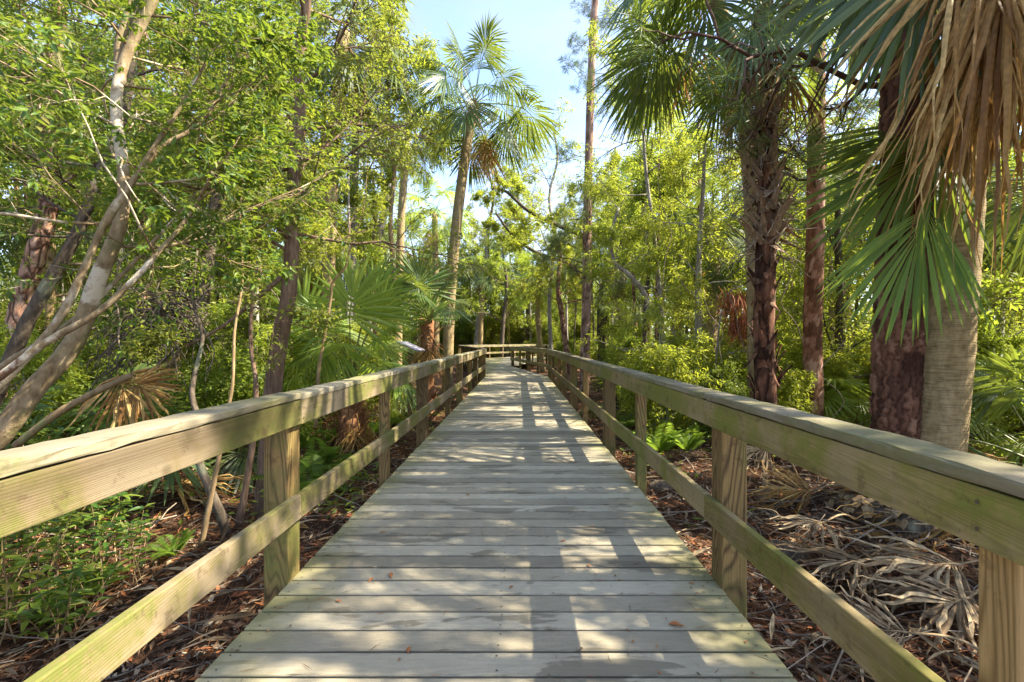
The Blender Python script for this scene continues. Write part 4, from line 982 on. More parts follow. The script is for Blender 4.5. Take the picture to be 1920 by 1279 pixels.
def skyline(px):
    """lowest photo row the tops of the forest reach, by photo column"""
    return float(np.interp(px, [-400, 560, 640, 700, 800, 860, 960, 1060, 1130, 1200, 1290, 1400, 2300], [-900, -700, -250, 110, 240, 300, 315, 280, 190, 130, 0, -700, -900]))
rng = np.random.default_rng(77)
KIND = {'oakA': ('broadleaf_tree', 'dark leafy oak with grey moss in the forest behind'), 'oakB': ('broadleaf_tree', 'mid green leafy oak in the forest behind'),
        'featA': ('feathery_tree', 'tall yellow green feathery tree in the forest behind'), 'featB': ('feathery_tree', 'bushy yellow green feathery tree in the forest behind'),
        'poleA': ('slender_tree', 'slender pale trunk in the forest behind'), 'poleB': ('slender_tree', 'slender reddish trunk in the forest behind'), 'poleC': ('slender_tree', 'slender dark trunk in the forest behind'),
        'midA': ('understorey_tree', 'small layered green tree of the forest understorey'), 'midB': ('understorey_tree', 'small fine leaved drooping tree of the forest understorey')}
placed = []
def forest(n, y0, y1, kinds, mind, pxr=(-420, 2340), far=False):
    c = 0; tries = 0
    while c < n and tries < n * 60:
        tries += 1
        y = y0 + (y1 - y0) * rng.random() ** .8; px = rng.uniform(*pxr); x = (px - 973) / F * y
        cr = 2.6
        if y < 46 and -2.4 - cr * .5 < x < 2.2 + cr * .5 and y < 20: continue
        if 17 <= y < 45 and -5.6 < x - np.interp(y, [17, 34, 45], [0, -3.2, -.5]) < 5.2: continue
        if any((x - a) ** 2 + (y - b) ** 2 < mind ** 2 for a, b in placed): continue
        k = kinds[rng.integers(len(kinds))]; v = V[k]
        top = EYE + (640 - skyline(px)) / F * y + .5
        Hh = v['H'] * rng.uniform(.85, 1.35)
        if y > 24: Hh *= 1.25
        # no crown may spread into the open sky either
        for dx in (-2.4, 2.4): top = min(top, EYE + (640 - skyline((x + dx) / y * F + 973)) / F * y + 1.4)
        Hh = min(Hh, top)
        if Hh < 2.2: continue
        s = Hh / v['H']; sxy = max(s, .62) if y < 25 else max(s, .9)
        nm, lb = KIND[k]
        root = put(v, nm, lb, 'tree', lb.replace(' in the forest behind', '') + 's', x, y, sxy, rng.uniform(0, 6.28), s)
        placed.append((x, y)); c += 1
forest(16, 8, 16, ['poleA', 'poleB', 'poleC'], .9, (-100, 830)); forest(14, 8.5, 18, ['poleA', 'poleB', 'poleC'], .9, (1150, 2000)); forest(14, 20, 34, ['poleA', 'poleB', 'poleC'], 1., (700, 1300))
forest(12, 8.5, 14, ['midA', 'midB', 'featB'], 2.2, (-300, 760)); forest(9, 9.5, 15, ['featB', 'midB', 'midA', 'featA'], 2.6, (1180, 2300))
forest(24, 14, 24, ['featA', 'oakB', 'featA', 'featB', 'midA'], 2.8); forest(34, 23, 38, ['oakA', 'oakB', 'featA', 'featB'], 3.2); forest(14, 44, 60, ['featA', 'oakB', 'featB'], 2.2, (800, 1180)); forest(18, 45.2, 53, ['midB', 'midA', 'featB', 'featA'], 1.5, (810, 1160)); forest(22, 42, 60, ['oakA', 'oakB', 'featA', 'featB'], 3.6)

# trees added right of the frame so that their crowns shade the near boards
for k, x, y, s, rz, lb in (('shade', 6.4, 1.7, 1.08, .4, 'dark leafy oak added outside the right edge to shade the near boards'), ('midA', 5.4, 2.9, .9, 2., 'small layered tree added for shade right of the smooth palm trunk beyond the right edge'), ('oakB', 8.4, 5.6, .75, 3., 'mid green oak added for shade beyond the smooth palm trunk past the right edge'), ('oakB', 9.5, -1.5, .9, 1., 'mid green oak added for shade behind the dark leafy oak beyond the right edge')):
    put(V[k], 'broadleaf_tree', lb, 'tree', None, x, y, s, rz)
# the forest goes on beside the frame
rng = np.random.default_rng(55)
for k in range(26):
    sg = 1 if k % 2 else -1; x = sg * rng.uniform(10.5, 24); y = rng.uniform(-3, 9)
    if abs(x) / max(y, .1) < 1.25 or any((x - a) ** 2 + (y - b) ** 2 < 6 for a, b in placed): continue
    placed.append((x, y)); kk = ['oakB', 'featA', 'oakA', 'featB'][k % 4]
    put(V[kk], KIND[kk][0], KIND[kk][1].replace('in the forest behind', 'beyond the right edge' if sg > 0 else 'beyond the left edge'), 'tree', 'trees beside the frame', x, y, .85, rng.uniform(0, 6.28))
for k in range(16):
    sg = 1 if k % 2 else -1; x = sg * rng.uniform(6.5, 14); y = rng.uniform(1, 6)
    if abs(x) / y < 1.3: continue
    put(SH_LATE[k % 3], 'shrub', 'green shrub beyond the ' + ('right' if sg > 0 else 'left') + ' edge', 'shrub', 'shrubs beside the frame', x, y, 1., rng.uniform(0, 6.28))
# far woods closing the view
def woods():
    rng = np.random.default_rng(8); mb = MB(); n = 110000
    a = rng.uniform(R(-75), R(75), n); d = 62 + rng.random(n) * 22
    x = np.sin(a) * d; y = np.cos(a) * d
    hmax = 9 + 2.5 * np.sin(a * 17) + 2 * np.sin(a * 41 + 1) + 1.5 * np.sin(a * 93)
    z = -.4 + hmax * rng.random(n) ** .8
    pos = np.stack([x, y, z], 1) + rng.normal(0, .5, (n, 3))
    add_leaves(mb, pos, rng.normal(size=(n, 3)), rng.normal(size=(n, 3)) + UP * .6, .48, .26)
    tag(obj('distant_woods', mb, M['lf_far']), kind='stuff')
woods()

# ================================================================== UNDERGROWTH
def shrub_row(n, y0, y1, pxr, kinds, smin, smax, label, group, seed, xmin=1.9):
    rng = np.random.default_rng(seed); c = 0; tr = 0; pl = []
    while c < n and tr < 4000:
        tr += 1
        y = rng.uniform(y0, y1); px = rng.uniform(*pxr); x = (px - 973) / F * y
        if -xmin - .35 < x < xmin + .1: continue
        if 17 <= y < 45 and -3.6 < x - np.interp(y, [17, 34, 45], [0, -3.2, -.5]) < 4.9: continue
        if any((x - a) ** 2 + (y - b) ** 2 < .8 for a, b in pl): continue
        if 500 < px < 840 and y < 9.6: continue
        k = kinds[rng.integers(len(kinds))]; s = rng.uniform(smin, smax)
        put(SH[k], 'shrub', label, 'shrub', group, x, y, s, rng.uniform(0, 6.28)); pl.append((x, y)); c += 1
shrub_row(17, 6.6, 12, (-250, 830), ['shA', 'shB', 'shC'], .7, 1.15, 'green shrub in the undergrowth behind the left railing', 'shrubs left of the boardwalk', 1)
shrub_row(22, 6.8, 13, (1130, 2250), ['shA', 'shC', 'shC', 'shB'], .6, 1.05, 'bright green shrub in the undergrowth behind the right railing', 'shrubs right of the boardwalk', 2)
shrub_row(36, 13, 32, (-150, 2100), ['shA', 'shC'], .9, 1.6, 'sunlit shrub low among the far trunks', 'shrubs under the far trees', 3)

def far_thicket():
    rng = np.random.default_rng(44)
    for i in range(34):
        y = rng.uniform(43.5, 58); px = 790 + (i + rng.random()) * 11.5; x = (px - 973) / F * y
        put(SH[['shA', 'shC'][i % 2]], 'shrub', 'shrub', 'shrub', 'shrubs behind the far railings', x, y, rng.uniform(1.4, 2.4), rng.uniform(0, 6.28))
far_thicket()
def palmetto(label, x, y, seed, n=11, size=.8, mat='palm', group='saw palmettos in the undergrowth', hi=80, lo=5, **k):
    rng = np.random.default_rng(seed); root = thing('saw_palmetto', label, 'palmetto', (x, y, float(gz(x, y))), group)
    mb = MB(); mb.tube([np.array([-.1, 0, -.06]), np.array([-.03, 0, .04]), np.array([0, 0, .12])], [.07, .075, .05], 8, lump=.1, rng=rng); obj('stem', mb, M['fibre'], root)
    palm_crown(root, np.array([0, 0, .08]), n, size, rng, mat, hi, lo, nseg=26, **k)
    return root
gl = 'palmetto with fan leaves in the undergrowth left of the boardwalk'; gr = 'palmetto with fan leaves in the undergrowth right of the boardwalk'
rng = np.random.default_rng(31)
for i, (px, y, s) in enumerate([(-60, 6.5, .9), (60, 9, .9), (180, 6.6, .8), (300, 9.5, 1.), (330, 6.0, .75), (430, 8.0, .9), (560, 10.5, 1.), (480, 12, 1.), (700, 13, 1.), (300, 7.2, .8)]):
    x = (px - 973) / F * y; palmetto(gl, x, y, 400 + i, 11, s, ['palm', 'palm_lite'][i % 2], 'palmettos left of the boardwalk')
for i, (px, y, s) in enumerate([(1190, 10.5, .8), (1500, 9.8, 1.), (1300, 13, 1.), (1600, 11, 1.), (1850, 7.0, .9), (1960, 5.8, .9), (1900, 9.5, 1.), (2050, 8., 1.), (1420, 12., 1.)]):
    x = (px - 973) / F * y; palmetto(gr, x, y, 430 + i, 11, s, ['palm', 'palm_lite', 'palm'][i % 3], 'palmettos right of the boardwalk')
palmetto('pale backlit palmetto standing between the shaggy palm and reddish pine', (1488 - 973) / F * 8.8, 8.8, 460, 7, .75, 'palm_lite', hi=75, lo=30)

def fern_mesh(seed, n=9, L=.6):
    rng = np.random.default_rng(seed); mb = MB()
    for i in range(n):
        a = i * 2.4 + rng.normal(0, .2); e = R(rng.uniform(45, 75)); p, _ = stalk(e, L * rng.uniform(.7, 1.1), R(95), 9)
        c, s = math.cos(a), math.sin(a); p = np.stack([p[:, 0] * c, p[:, 0] * s, p[:, 2]], 1)
        mb.tube(p, np.linspace(.003, .001, len(p)), 3, cap=False)
        t = np.linspace(.15, .98, 24); K = len(p) - 1; q = np.stack([np.interp(t * K, np.arange(K + 1), p[:, j]) for j in range(3)], 1)
        tan = unit(np.gradient(q, axis=0)); sd = unit(np.cross(tan, UP)); w = .13 * L / .6 * np.sin(np.pi * np.clip(t * 1.02, 0, 1)) ** .7 + .008
        for sg in (-1, 1):
            add_leaves(mb, q, sd * sg + tan * .35 - UP * .12, np.cross(sd, tan) * 1. + rng.normal(0, .12, (24, 3)), w, .024 * L / .6, 0)
    return mb.mesh('fern', [M['lf_fern']])
FM = [fern_mesh(1), fern_mesh(2, 7, .7), fern_mesh(3, 11, .5)]
rng = np.random.default_rng(13)
def fern(label, x, y, s, i, group): 
    o = link('fern', FM[i % 3], None, (x, y, float(gz(x, y)) + .01), rng.uniform(0, 6.28), s); tag(o, label, 'fern', group)
for i, (px, y, s) in enumerate([(600, 6.2, 1.2), (575, 5.2, 1.1), (625, 7.6, 1.1), (560, 6.9, 1.2), (690, 8.6, 1.1), (740, 9.9, 1.1), (610, 5.5, .8)]):
    fern('bright fern growing by the young palm behind the left railing', (px - 973) / F * y, y, s, i, 'ferns by the young palm')
for i, (px, y, s) in enumerate([(325, 3.75, .55), (150, 3.2, .5), (185, 3.5, .45), (90, 3.0, .45)]):
    fern(['small lone bright fern on the litter between leafy seedlings and first left post', 'low fern under the leafy seedlings left of the boardwalk', 'low fern under the leafy seedlings left of the boardwalk', 'low fern under the leafy seedlings left of the boardwalk'][i],
         (px - 973) / F * y, y, s, i, 'ferns under the seedlings')
for i, (px, y, s) in enumerate([(1240, 7.2, 1.2), (1265, 8.0, 1.1), (1215, 8.4, 1.1), (1290, 7.0, 1.), (1180, 9.5, 1.1)]):
    fern('yellowish fern on the ground behind the right railing', (px - 973) / F * y, y, s, i, 'ferns right of the boardwalk')

def seedling_mesh(seed, h=.6, n=5):
    rng = np.random.default_rng(seed); st = MB(); lf = MB()
    for i in range(n):
        d = unit(np.array([rng.normal(0, .3), rng.normal(0, .3), 1.])); p = [rng.normal(0, .05, 3) * [1, 1, 0]]
        for k in range(5): d = unit(d + rng.normal(0, .1, 3)); p.append(p[-1] + d * h / 5 * rng.uniform(.8, 1.1))
        p = np.array(p); st.tube(p, np.linspace(.006, .003, 6), 4, cap=False)
        m = 14; t = np.r_[np.linspace(.35, 1, m - 4), np.full(4, 1.)] * 4.99; j = t.astype(int); q = p[j] + (p[j + 1] - p[j]) * (t - j)[:, None]
        a = np.arange(m) * 2.4; dd = np.stack([np.cos(a), np.sin(a), rng.uniform(-.35, .5, m)], 1)
        add_leaves(lf, q, dd, UP + rng.normal(0, .25, (m, 3)), rng.uniform(.09, .16, m), .042, 0, True)
    return st.mesh('stem', [M['bk_tan']]), lf.mesh('foliage', [M['lf_gloss']])
SD = [seedling_mesh(5), seedling_mesh(6, .5, 4), seedling_mesh(7, .75, 6)]
for i, (px, y, s) in enumerate([(60, 3.1, 1.), (110, 3.5, 1.1), (20, 2.8, .9), (170, 3.7, 1.), (240, 3.9, .9), (255, 3.4, .6), (140, 2.9, .8), (215, 4.4, 1.1), (-40, 2.6, 1.), (80, 4.1, 1.2), (150, 4.3, 1.1), (20, 3.6, 1.1), (-30, 3.4, 1.2), (120, 4.9, 1.2), (200, 5.2, 1.2), (40, 4.6, 1.3), (270, 5.0, 1.), (175, 3.2, .7), (100, 2.8, .8)]):
    x = (px - 973) / F * y
    root = thing('leafy_seedling', 'broad leaved seedling in the dark green patch under the left railing', 'plant', (x, y, float(gz(x, y))), 'seedlings under the left railing', rng.uniform(0, 6.28)); root.scale = (s,) * 3
    a, b = SD[i % 3]; link('stem', a, root); link('foliage', b, root)

# thin saplings and crooked stems behind the left railing
def stem_thing(name, label, cat, pts, r0, r1, mat, seed, lump=.05, group=None, grounded=True):
    rng = np.random.default_rng(seed); q = smooth_path([P(*k) for k in pts], 5); b = q[0].copy()
    mb = MB(); mb.tube(q - b, np.linspace(r0, r1, len(q)), 9, lump=lump, rng=rng)
    return tag(obj(name, mb, mat, None, b), label, cat, group)
stem_thing('crooked_sapling', 'crooked reddish brown stem leaning left under the left railing', 'sapling', [(425, 1000, 4.25), (412, 960, 4.2), (395, 920, 4.2), (378, 880, 4.2), (366, 835, 4.2), (372, 790, 4.25), (360, 740, 4.3), (368, 690, 4.4), (380, 630, 4.5), (362, 560, 4.6), (370, 470, 4.7)], .045, .01, M['bk_dark'], 1)
stem_thing('slanting_sapling', 'thin olive stem slanting right before the crooked reddish stem', 'sapling', [(376, 1025, 3.95), (386, 980, 3.95), (398, 920, 3.95), (412, 850, 3.95), (420, 800, 4.), (436, 720, 4.), (440, 620, 4.1), (455, 520, 4.2), (450, 400, 4.2), (462, 300, 4.2)], .024, .006, M['bk_tan'], 2)
stem_thing('grey_sapling', 'grey stem leaning right toward the first left post', 'sapling', [(447, 985, 4.5), (458, 930, 4.5), (468, 870, 4.5), (476, 810, 4.5), (480, 720, 4.6), (470, 640, 4.7), (476, 540, 4.8), (492, 420, 4.9), (486, 300, 5.)], .036, .01, M['bk_brown'], 3)
stem_thing('thin_sapling', 'thin tan sapling in front of the young palm leaves', 'sapling', [(592, 800, 6.2), (597, 700, 6.2), (607, 640, 6.2), (620, 560, 6.2), (624, 530, 6.2), (648, 500, 6.2), (655, 470, 6.2), (680, 400, 6.3), (690, 300, 6.3)], .026, .006, M['bk_tan'], 4)
stem_thing('fallen_branch', 'fallen tan branch leaning over brown fan leaf behind the left railing', 'branch', [(30, 835, 4.2), (100, 780, 4.2), (160, 745, 4.25), (228, 712, 4.3), (250, 704, 4.3)], .035, .028, M['bk_tan'], 5)
stem_thing('leaning_pole', 'bare pale branch leaning up right behind the slim tree foliage', 'branch', [(320, 690, 6.8), (345, 650, 6.8), (400, 600, 6.8), (460, 550, 6.8), (490, 520, 6.8)], .05, .03, M['bk_tan'], 6)
# lianas
rng = np.random.default_rng(19)
for i, (px, y, top, bot) in enumerate([(232, 4.2, 420, 690), (386, 5.2, 480, 700), (512, 5.4, 420, 640), (300, 5.0, 560, 720), (1345, 8.2, 560, 740), (1250, 9.2, 330, 640), (1480, 7.4, 430, 640), (1390, 8.0, 470, 700), (1560, 7.0, 640, 780)]):
    pts = [P(px + rng.normal(0, 8) + 14 * math.sin(k * 1.3 + i), top + (bot - top) * k / 6, y) for k in range(7)]; q = smooth_path(pts, 4)
    mb = MB(); mb.tube(q - q[0], np.full(len(q), .007), 5)
    tag(obj('hanging_vine', mb, M['twig'], None, q[0]), 'thin bare vine hanging among the leaves ' + ('left' if px < 900 else 'right') + ' of the boardwalk', 'vine', 'vines ' + ('left' if px < 900 else 'right') + ' of the boardwalk')
# dark tangle of stalks behind the leaning tree
mb = MB(); c = P(310, 600, 6.2); g0 = np.array([c[0], c[1], float(gz(c[0], c[1]))])
for i in range(150):
    a = rng.uniform(0, 6.28); d = np.array([math.cos(a), math.sin(a), rng.uniform(.2, 1.6)]); p = [c + rng.normal(0, .25, 3)]
    for k in range(7): d = unit(d + rng.normal(0, .2, 3) - UP * .38); p.append(p[-1] + d * .15)
    p = np.array(p); p[:, 2] = np.maximum(p[:, 2], g0[2] + .02); mb.tube(p - g0, np.linspace(.012, .004, 8), 4, cap=False)
tag(obj('stalk_tangle', mb, M['bk_dark'], None, g0), 'dark tangle of bare arching stalks behind the pale leaning tree', 'dead plant')
# rust coloured dead spray
mb = MB(); c = P(1376, 560, 8.6)
for i in range(460):
    p = [c + rng.normal(0, 1, 3) * [.12, .1, .1] - UP * (.42 if i % 2 else 0) + np.array([.1, 0, 0]) * (i % 2)]; d = unit(np.array([rng.normal(.05, .25), rng.normal(0, .25), -1.]))
    L = rng.uniform(.1, .55)
    for k in range(5): d = unit(d + rng.normal(0, .18, 3)); p.append(p[-1] + d * L / 5)
    p = np.array(p); w = np.array([.007, .009, .008, .006, .004, .001])[:, None]; s = unit(np.array([rng.normal(), rng.normal(), .1])); k = np.arange(5)
    mb.add(np.concatenate([p - s * w, p + s * w]) - c, np.stack([k, k + 1, k + 7, k + 6], 1))
tag(obj('dead_spray', mb, M['rust'], None, c), 'rust red dead spray of leaves hanging left of the shaggy palm', 'dead leaves')
stem_thing('pale_sapling', 'thin pale sapling holding the rust red dead spray', 'sapling', [(1338, 800, 8.7), (1340, 720, 8.7), (1345, 650, 8.7), (1352, 590, 8.7), (1366, 550, 8.7), (1392, 535, 8.7)], .022, .01, M['bk_grey'], 8)

# ================================================================== FOREST FLOOR
def lying_fan(label, px, py, ang, L, seed, mat, group, tilt=.25, gzo=.05, stalkL=.5, n=26, twist=.9, sp=70):
    rng = np.random.default_rng(seed)
    y = F * (EYE + .42) / (py - 639.5)
    for _ in range(3): y = F * (EYE - float(gz((px - 973) / F * y, y))) / (py - 639.5)
    x = (px - 973) / F * y; b = np.array([x, y, float(gz(x, y))])
    u = np.array([math.cos(R(ang)), math.sin(R(ang)), .12]); nn = np.array([rng.normal(0, tilt), rng.normal(0, tilt) - .35, 1.])
    mb = MB(); fan(mb, UP * (gzo + .1), u, nn, L, n, R(sp), .35, .36, rng, .25, .7, ragged=.25, twist=twist, wave=.06, wf=1.7)
    for v in mb.v:
        g = gz(v[:, 0] + x, v[:, 1] + y) - b[2]; lo = g + .012 + .05 * rng.random(len(v)); v[:, 2] = np.maximum(v[:, 2], lo)
    o = thing('dead_palm_frond', label, 'dead frond', b, group); obj('blade', mb, M[mat], o)
    mp = MB(); e = -u * stalkL; e[2] = float(gz(x + e[0], y + e[1])) - b[2] + .02
    mp.tube(smooth_path([UP * (gzo + .1), UP * (gzo + .1) + (e - UP * .1) * .5 + UP * .05, e], 4), np.linspace(.009, .016, 9), 5, flat=.6); obj('petiole', mp, M['dead_grey'], o)
    return o
dg = 'dead palm fronds lying on the litter'
for a in [('large bleached dead frond with curled fingers beside the nearest right post', 1795, 1085, 172, .7, 1, 'dead_grey', dg),
          ('bleached dead frond lying below the curled one near the nearest right post', 1815, 1165, 195, .6, 2, 'dead_grey', dg),
          ('dead frond sagging over the litter beyond the second right post', 1440, 900, 200, .55, 3, 'dead_grey', dg, .3, .3),
          ('brown dead frond half under the right railing beside the scaly log', 1790, 1010, 150, .6, 4, 'dead', dg),
          ('grey dead frond in the lower right corner against the railing', 1700, 1235, 160, .45, 5, 'dead_grey', dg),
          ('orange brown dead frond lying right of the scaly fallen log', 1800, 960, 165, .9, 6, 'dead', dg),
          ('dead frond on the ground behind the smooth palm trunk', 1880, 880, 180, .9, 7, 'dead', dg),
          ('small grey frond fallen across the twigs left of the scaly log', 1545, 1010, 200, .5, 11, 'dead_grey', dg), ('bleached frond with bent stalk between the mossy stump and the curled frond', 1620, 1090, 185, .6, 12, 'dead_grey', dg),
          ('tan frond lying just beyond the small stump', 1520, 945, 160, .55, 13, 'dead', dg), ('grey frond on the litter right of the nearest right post', 1890, 1010, 170, .7, 14, 'dead_grey', dg),
          ('withered frond on the ground by the crooked reddish stem', 330, 930, 30, .6, 9, 'dead', dg),
          ('withered tan frond on the ground behind the first left post', 560, 880, 60, .6, 10, 'dead', dg)]:
    lying_fan(*a)
fb = P(228, 712, 4.6); fb = np.array([fb[0], fb[1], float(gz(fb[0], fb[1]))])
root = thing('dead_palm_frond', 'tan dead fan leaf propped up behind the left railing over the fallen branch', 'dead frond', fb, dg)
for nm, hx, hy, tx, ty, L, s_ in (('blade', 222, 706, 262, 790, .62, 1), ('blade', 250, 716, 330, 760, .5, 2)):
    leaf_fan(root, fb, P(hx, hy, 4.6), P(tx, ty, 4.45), (.1, -.9, .35), L, 900 + s_, 'dead', .2, 85, 24, .42, .02, nm, P(150, 770, 4.7), fold=.7, ragged=.15, twist=.5, wf=1.5)
# scaly fallen palm log
rng = np.random.default_rng(23)
a = P(1590, 930, 0); 
def gpt(px, py, dz=0.):
    y = 4.
    for _ in range(8): y = F * (EYE - dz - float(gz((px - 973) / F * y, y))) / (py - 639.5)
    x = (px - 973) / F * y; return np.array([x, y, float(gz(x, y)) + dz])
q0 = gpt(1585, 960); q1 = gpt(1740, 1010); path = np.linspace(q0, q1, 12) + UP * .06; b = q0.copy()
root = thing('fallen_log', 'scaly grey fallen palm log on the litter behind the right railing', 'log', b)
mb = MB(); mb.tube(path - b, np.linspace(.13, .15, 12), 14, lump=.05, rng=rng); obj('trunk', mb, M['bk_dark'], root)
mb = MB(); ax = unit(q1 - q0)
for i in range(90):
    t = rng.uniform(0, 1); c = q0 + (q1 - q0) * t + UP * .06; th = rng.uniform(.1, 3.04); s = unit(np.cross(ax, UP)); e = s * math.cos(th) + UP * math.sin(th); tn = np.cross(ax, e)
    w, h = rng.uniform(.02, .04), rng.uniform(.02, .055); yw = rng.normal(0, .4); a1 = ax * math.cos(yw) + tn * math.sin(yw); a2 = np.cross(e, a1)
    o_ = c + e * (.145 + rng.uniform(0, .03)) - b; pr = [(-w, -h * .8), (w * .9, -h), (w * 1.1, h * .5), (w * .2, h), (-w * .8, h * .7)]
    mb.sweep(pr, [o_, o_ + e * .008], a1, a2)
obj('bark_scales', mb, M['dead_grey'], root)
# stumps
for px, py, r, h, lb, mt in ((1438, 930, .075, .24, 'small stump under a grey dead frond behind the right railing', 'bk_tan'), (1478, 1040, .2, .16, 'mossy rounded stump close to the lower right rail', 'bk_dark'), (1240, 912, .16, .12, 'dark green mossy stump beside the third right post', 'bk_dark')):
    g = gpt(px, py); mb = MB(); k = np.linspace(0, 1, 7)
    mb.tube(np.stack([0 * k, 0 * k, k * h - .05], 1), r * np.sqrt(np.clip(1.02 - k ** 3, .05, 1)) * np.linspace(1.25, .9, 7), 16, lump=.07, rng=rng); tag(obj('tree_stump', mb, M[mt], None, g), lb, 'stump')
# big loose pieces of bark and single leaves that stand out on the litter
for i, (px, py, L, W, ang, mt, nm, lb) in enumerate([(1790, 1150, .26, .07, -50, 'rust', 'fallen_leaf', 'long reddish pink leaf stuck against the nearest right post'), (1768, 1225, .26, .09, -60, 'dead_grey', 'bark_piece', 'yellowish curved bark piece below the nearest right post'),
        (1445, 1168, .16, .07, 5, 'rust', 'bark_piece', 'orange bark piece by the deck edge under the lower right rail'), (1530, 1190, .14, .07, 20, 'rust', 'bark_piece', 'pinkish bark piece under the lower right rail'), (1690, 965, .4, .09, -30, 'rust', 'bark_piece', 'long rust coloured sheath lying above the scaly log'),
        (1480, 1240, .2, .05, 130, 'dead_grey', 'bark_piece', 'grey bark strip near the bottom right corner of the deck'), (545, 1030, .14, .06, 10, 'rust', 'bark_piece', 'orange bark piece on the litter left of the first left post'), (640, 975, .2, .07, 60, 'rust', 'bark_piece', 'rusty bark piece beside the deck edge past the first left post'),
        (580, 990, .3, .09, 170, 'bk', 'bark_piece', 'curled brown bark sheet behind the first left post'), (430, 1120, .12, .05, 40, 'rust', 'fallen_leaf', 'red orange leaf on the litter below the lower left rail')]):
    g = gpt(px, py, .02); a = R(ang); mb = MB(); d = np.array([[math.cos(a), math.sin(a), .1]])
    add_leaves(mb, np.zeros((1, 3)), d, np.array([[.25, -.25, 1.]]), L, W, 0, True)
    o = obj(nm, mb, M['dead' if mt == 'bk' else mt], None, g); so_ = o.modifiers.new('thick', 'SOLIDIFY'); so_.thickness = .004
    tag(o, lb, 'leaf' if nm == 'fallen_leaf' else 'bark')
# litter: nobody could count it
def field(n, seed, ymax=13, xw=7.5):
    rng = np.random.default_rng(seed)
    y = .7 + (ymax - .7) * rng.random(n) ** 1.6; x = rng.uniform(-1, 1, n) * (2.5 + y * .95)
    ok = (x < XL - .05) | (x > XR + .05); x, y = x[ok], y[ok]
    return rng, x, y
def litter():
    rng, x, y = field(40000, 1); n = len(x); a = rng.uniform(0, 6.28, n)
    mb = MB(); pos = np.stack([x, y, gz(x, y) + rng.uniform(.004, .035, n)], 1)
    d = np.stack([np.cos(a), np.sin(a), rng.normal(0, .25, n)], 1); nr = UP + rng.normal(0, .45, (n, 3))
    add_leaves(mb, pos, d, nr, rng.uniform(.04, .12, n), rng.uniform(.015, .04, n)); tag(obj('leaf_litter', mb, M['litter']), kind='stuff')
    rng, x, y = field(60000, 2); n = len(x); a = rng.uniform(0, 6.28, n)
    mb = MB(); pos = np.stack([x, y, gz(x, y) + rng.uniform(.006, .04, n)], 1); d = np.stack([np.cos(a), np.sin(a), rng.normal(0, .18, n)], 1)
    add_leaves(mb, pos, d, UP + rng.normal(0, .3, (n, 3)), rng.uniform(.07, .2, n), rng.uniform(.003, .007, n)); tag(obj('pine_needle_litter', mb, M['needle_litter']), kind='stuff')
    rng, x, y = field(2300, 3, 11); mb = MB()
    for i in range(len(x)):
        a = rng.uniform(0, 6.28); L = rng.uniform(.12, .7) * (1.3 if x[i] > 0 else 1); k = 5; t = np.linspace(-.5, .5, k)[:, None]
        p = np.array([x[i], y[i], 0]) + t * L * np.array([math.cos(a), math.sin(a), 0]) + rng.normal(0, .012, (k, 3)); 
        if ((p[:, 0] > XL - .03) & (p[:, 0] < XR + .03)).any(): continue
        p[:, 2] = gz(p[:, 0], p[:, 1]) + .015 + abs(rng.normal(0, .05)) + t[:, 0] * rng.normal(0, .2) * L
        p[:, 2] = np.maximum(p[:, 2], gz(p[:, 0], p[:, 1]) + .006)
        mb.tube(p, np.linspace(1, .5, k) * rng.uniform(.003, .009), 4, cap=False)
    tag(obj('twig_litter', mb, M['twig']), kind='stuff')
    rng, x, y = field(4200, 4, 12); ok = (x > 0) | (rng.random(len(x)) < .4); x, y = x[ok], y[ok]; n = len(x); a = rng.uniform(0, 6.28, n); mb = MB()
    pos = np.stack([x, y, gz(x, y) + rng.uniform(.01, .07, n)], 1); d = np.stack([np.cos(a), np.sin(a), rng.normal(0, .2, n)], 1)
    add_leaves(mb, pos, d, UP + rng.normal(0, .5, (n, 3)), rng.uniform(.12, .42, n), rng.uniform(.015, .035, n), 0, True); tag(obj('frond_litter', mb, M['dead_grey']), kind='stuff')
litter()
def deck_litter():
    rng = np.random.default_rng(12); n = 1500; y = .8 + 16 * rng.random(n) ** 1.4; e = rng.random(n) ** .55; x = np.where(rng.random(n) < .6, XR - .02 - (1 - e) * 1.1, XL + .02 + (1 - e) * 1.1)
    gap = rng.random(n) < .45; y = np.where(gap, np.round((y + 1.2) / PITCH) * PITCH - 1.2 + PITCH / 2 + rng.normal(0, .006, n), y)
    a = np.where(gap, rng.normal(0, .25, n), rng.uniform(0, 6.28, n)); z = .004 + .004 * rng.random(n); mb = MB()
    d = np.stack([np.cos(a), np.sin(a), np.zeros(n)], 1); nd = rng.random(n) < .7
    add_leaves(mb, np.stack([x, y, z], 1)[nd], d[nd], UP + rng.normal(0, .1, (nd.sum(), 3)), rng.uniform(.03, .1, nd.sum()), .0022)
    add_leaves(mb, np.stack([x, y, z], 1)[~nd], d[~nd], UP + rng.normal(0, .12, ((~nd).sum(), 3)), rng.uniform(.012, .035, (~nd).sum()), rng.uniform(.006, .014, (~nd).sum()))
    tag(obj('deck_litter', mb, M['litter']), kind='stuff')
deck_litter()
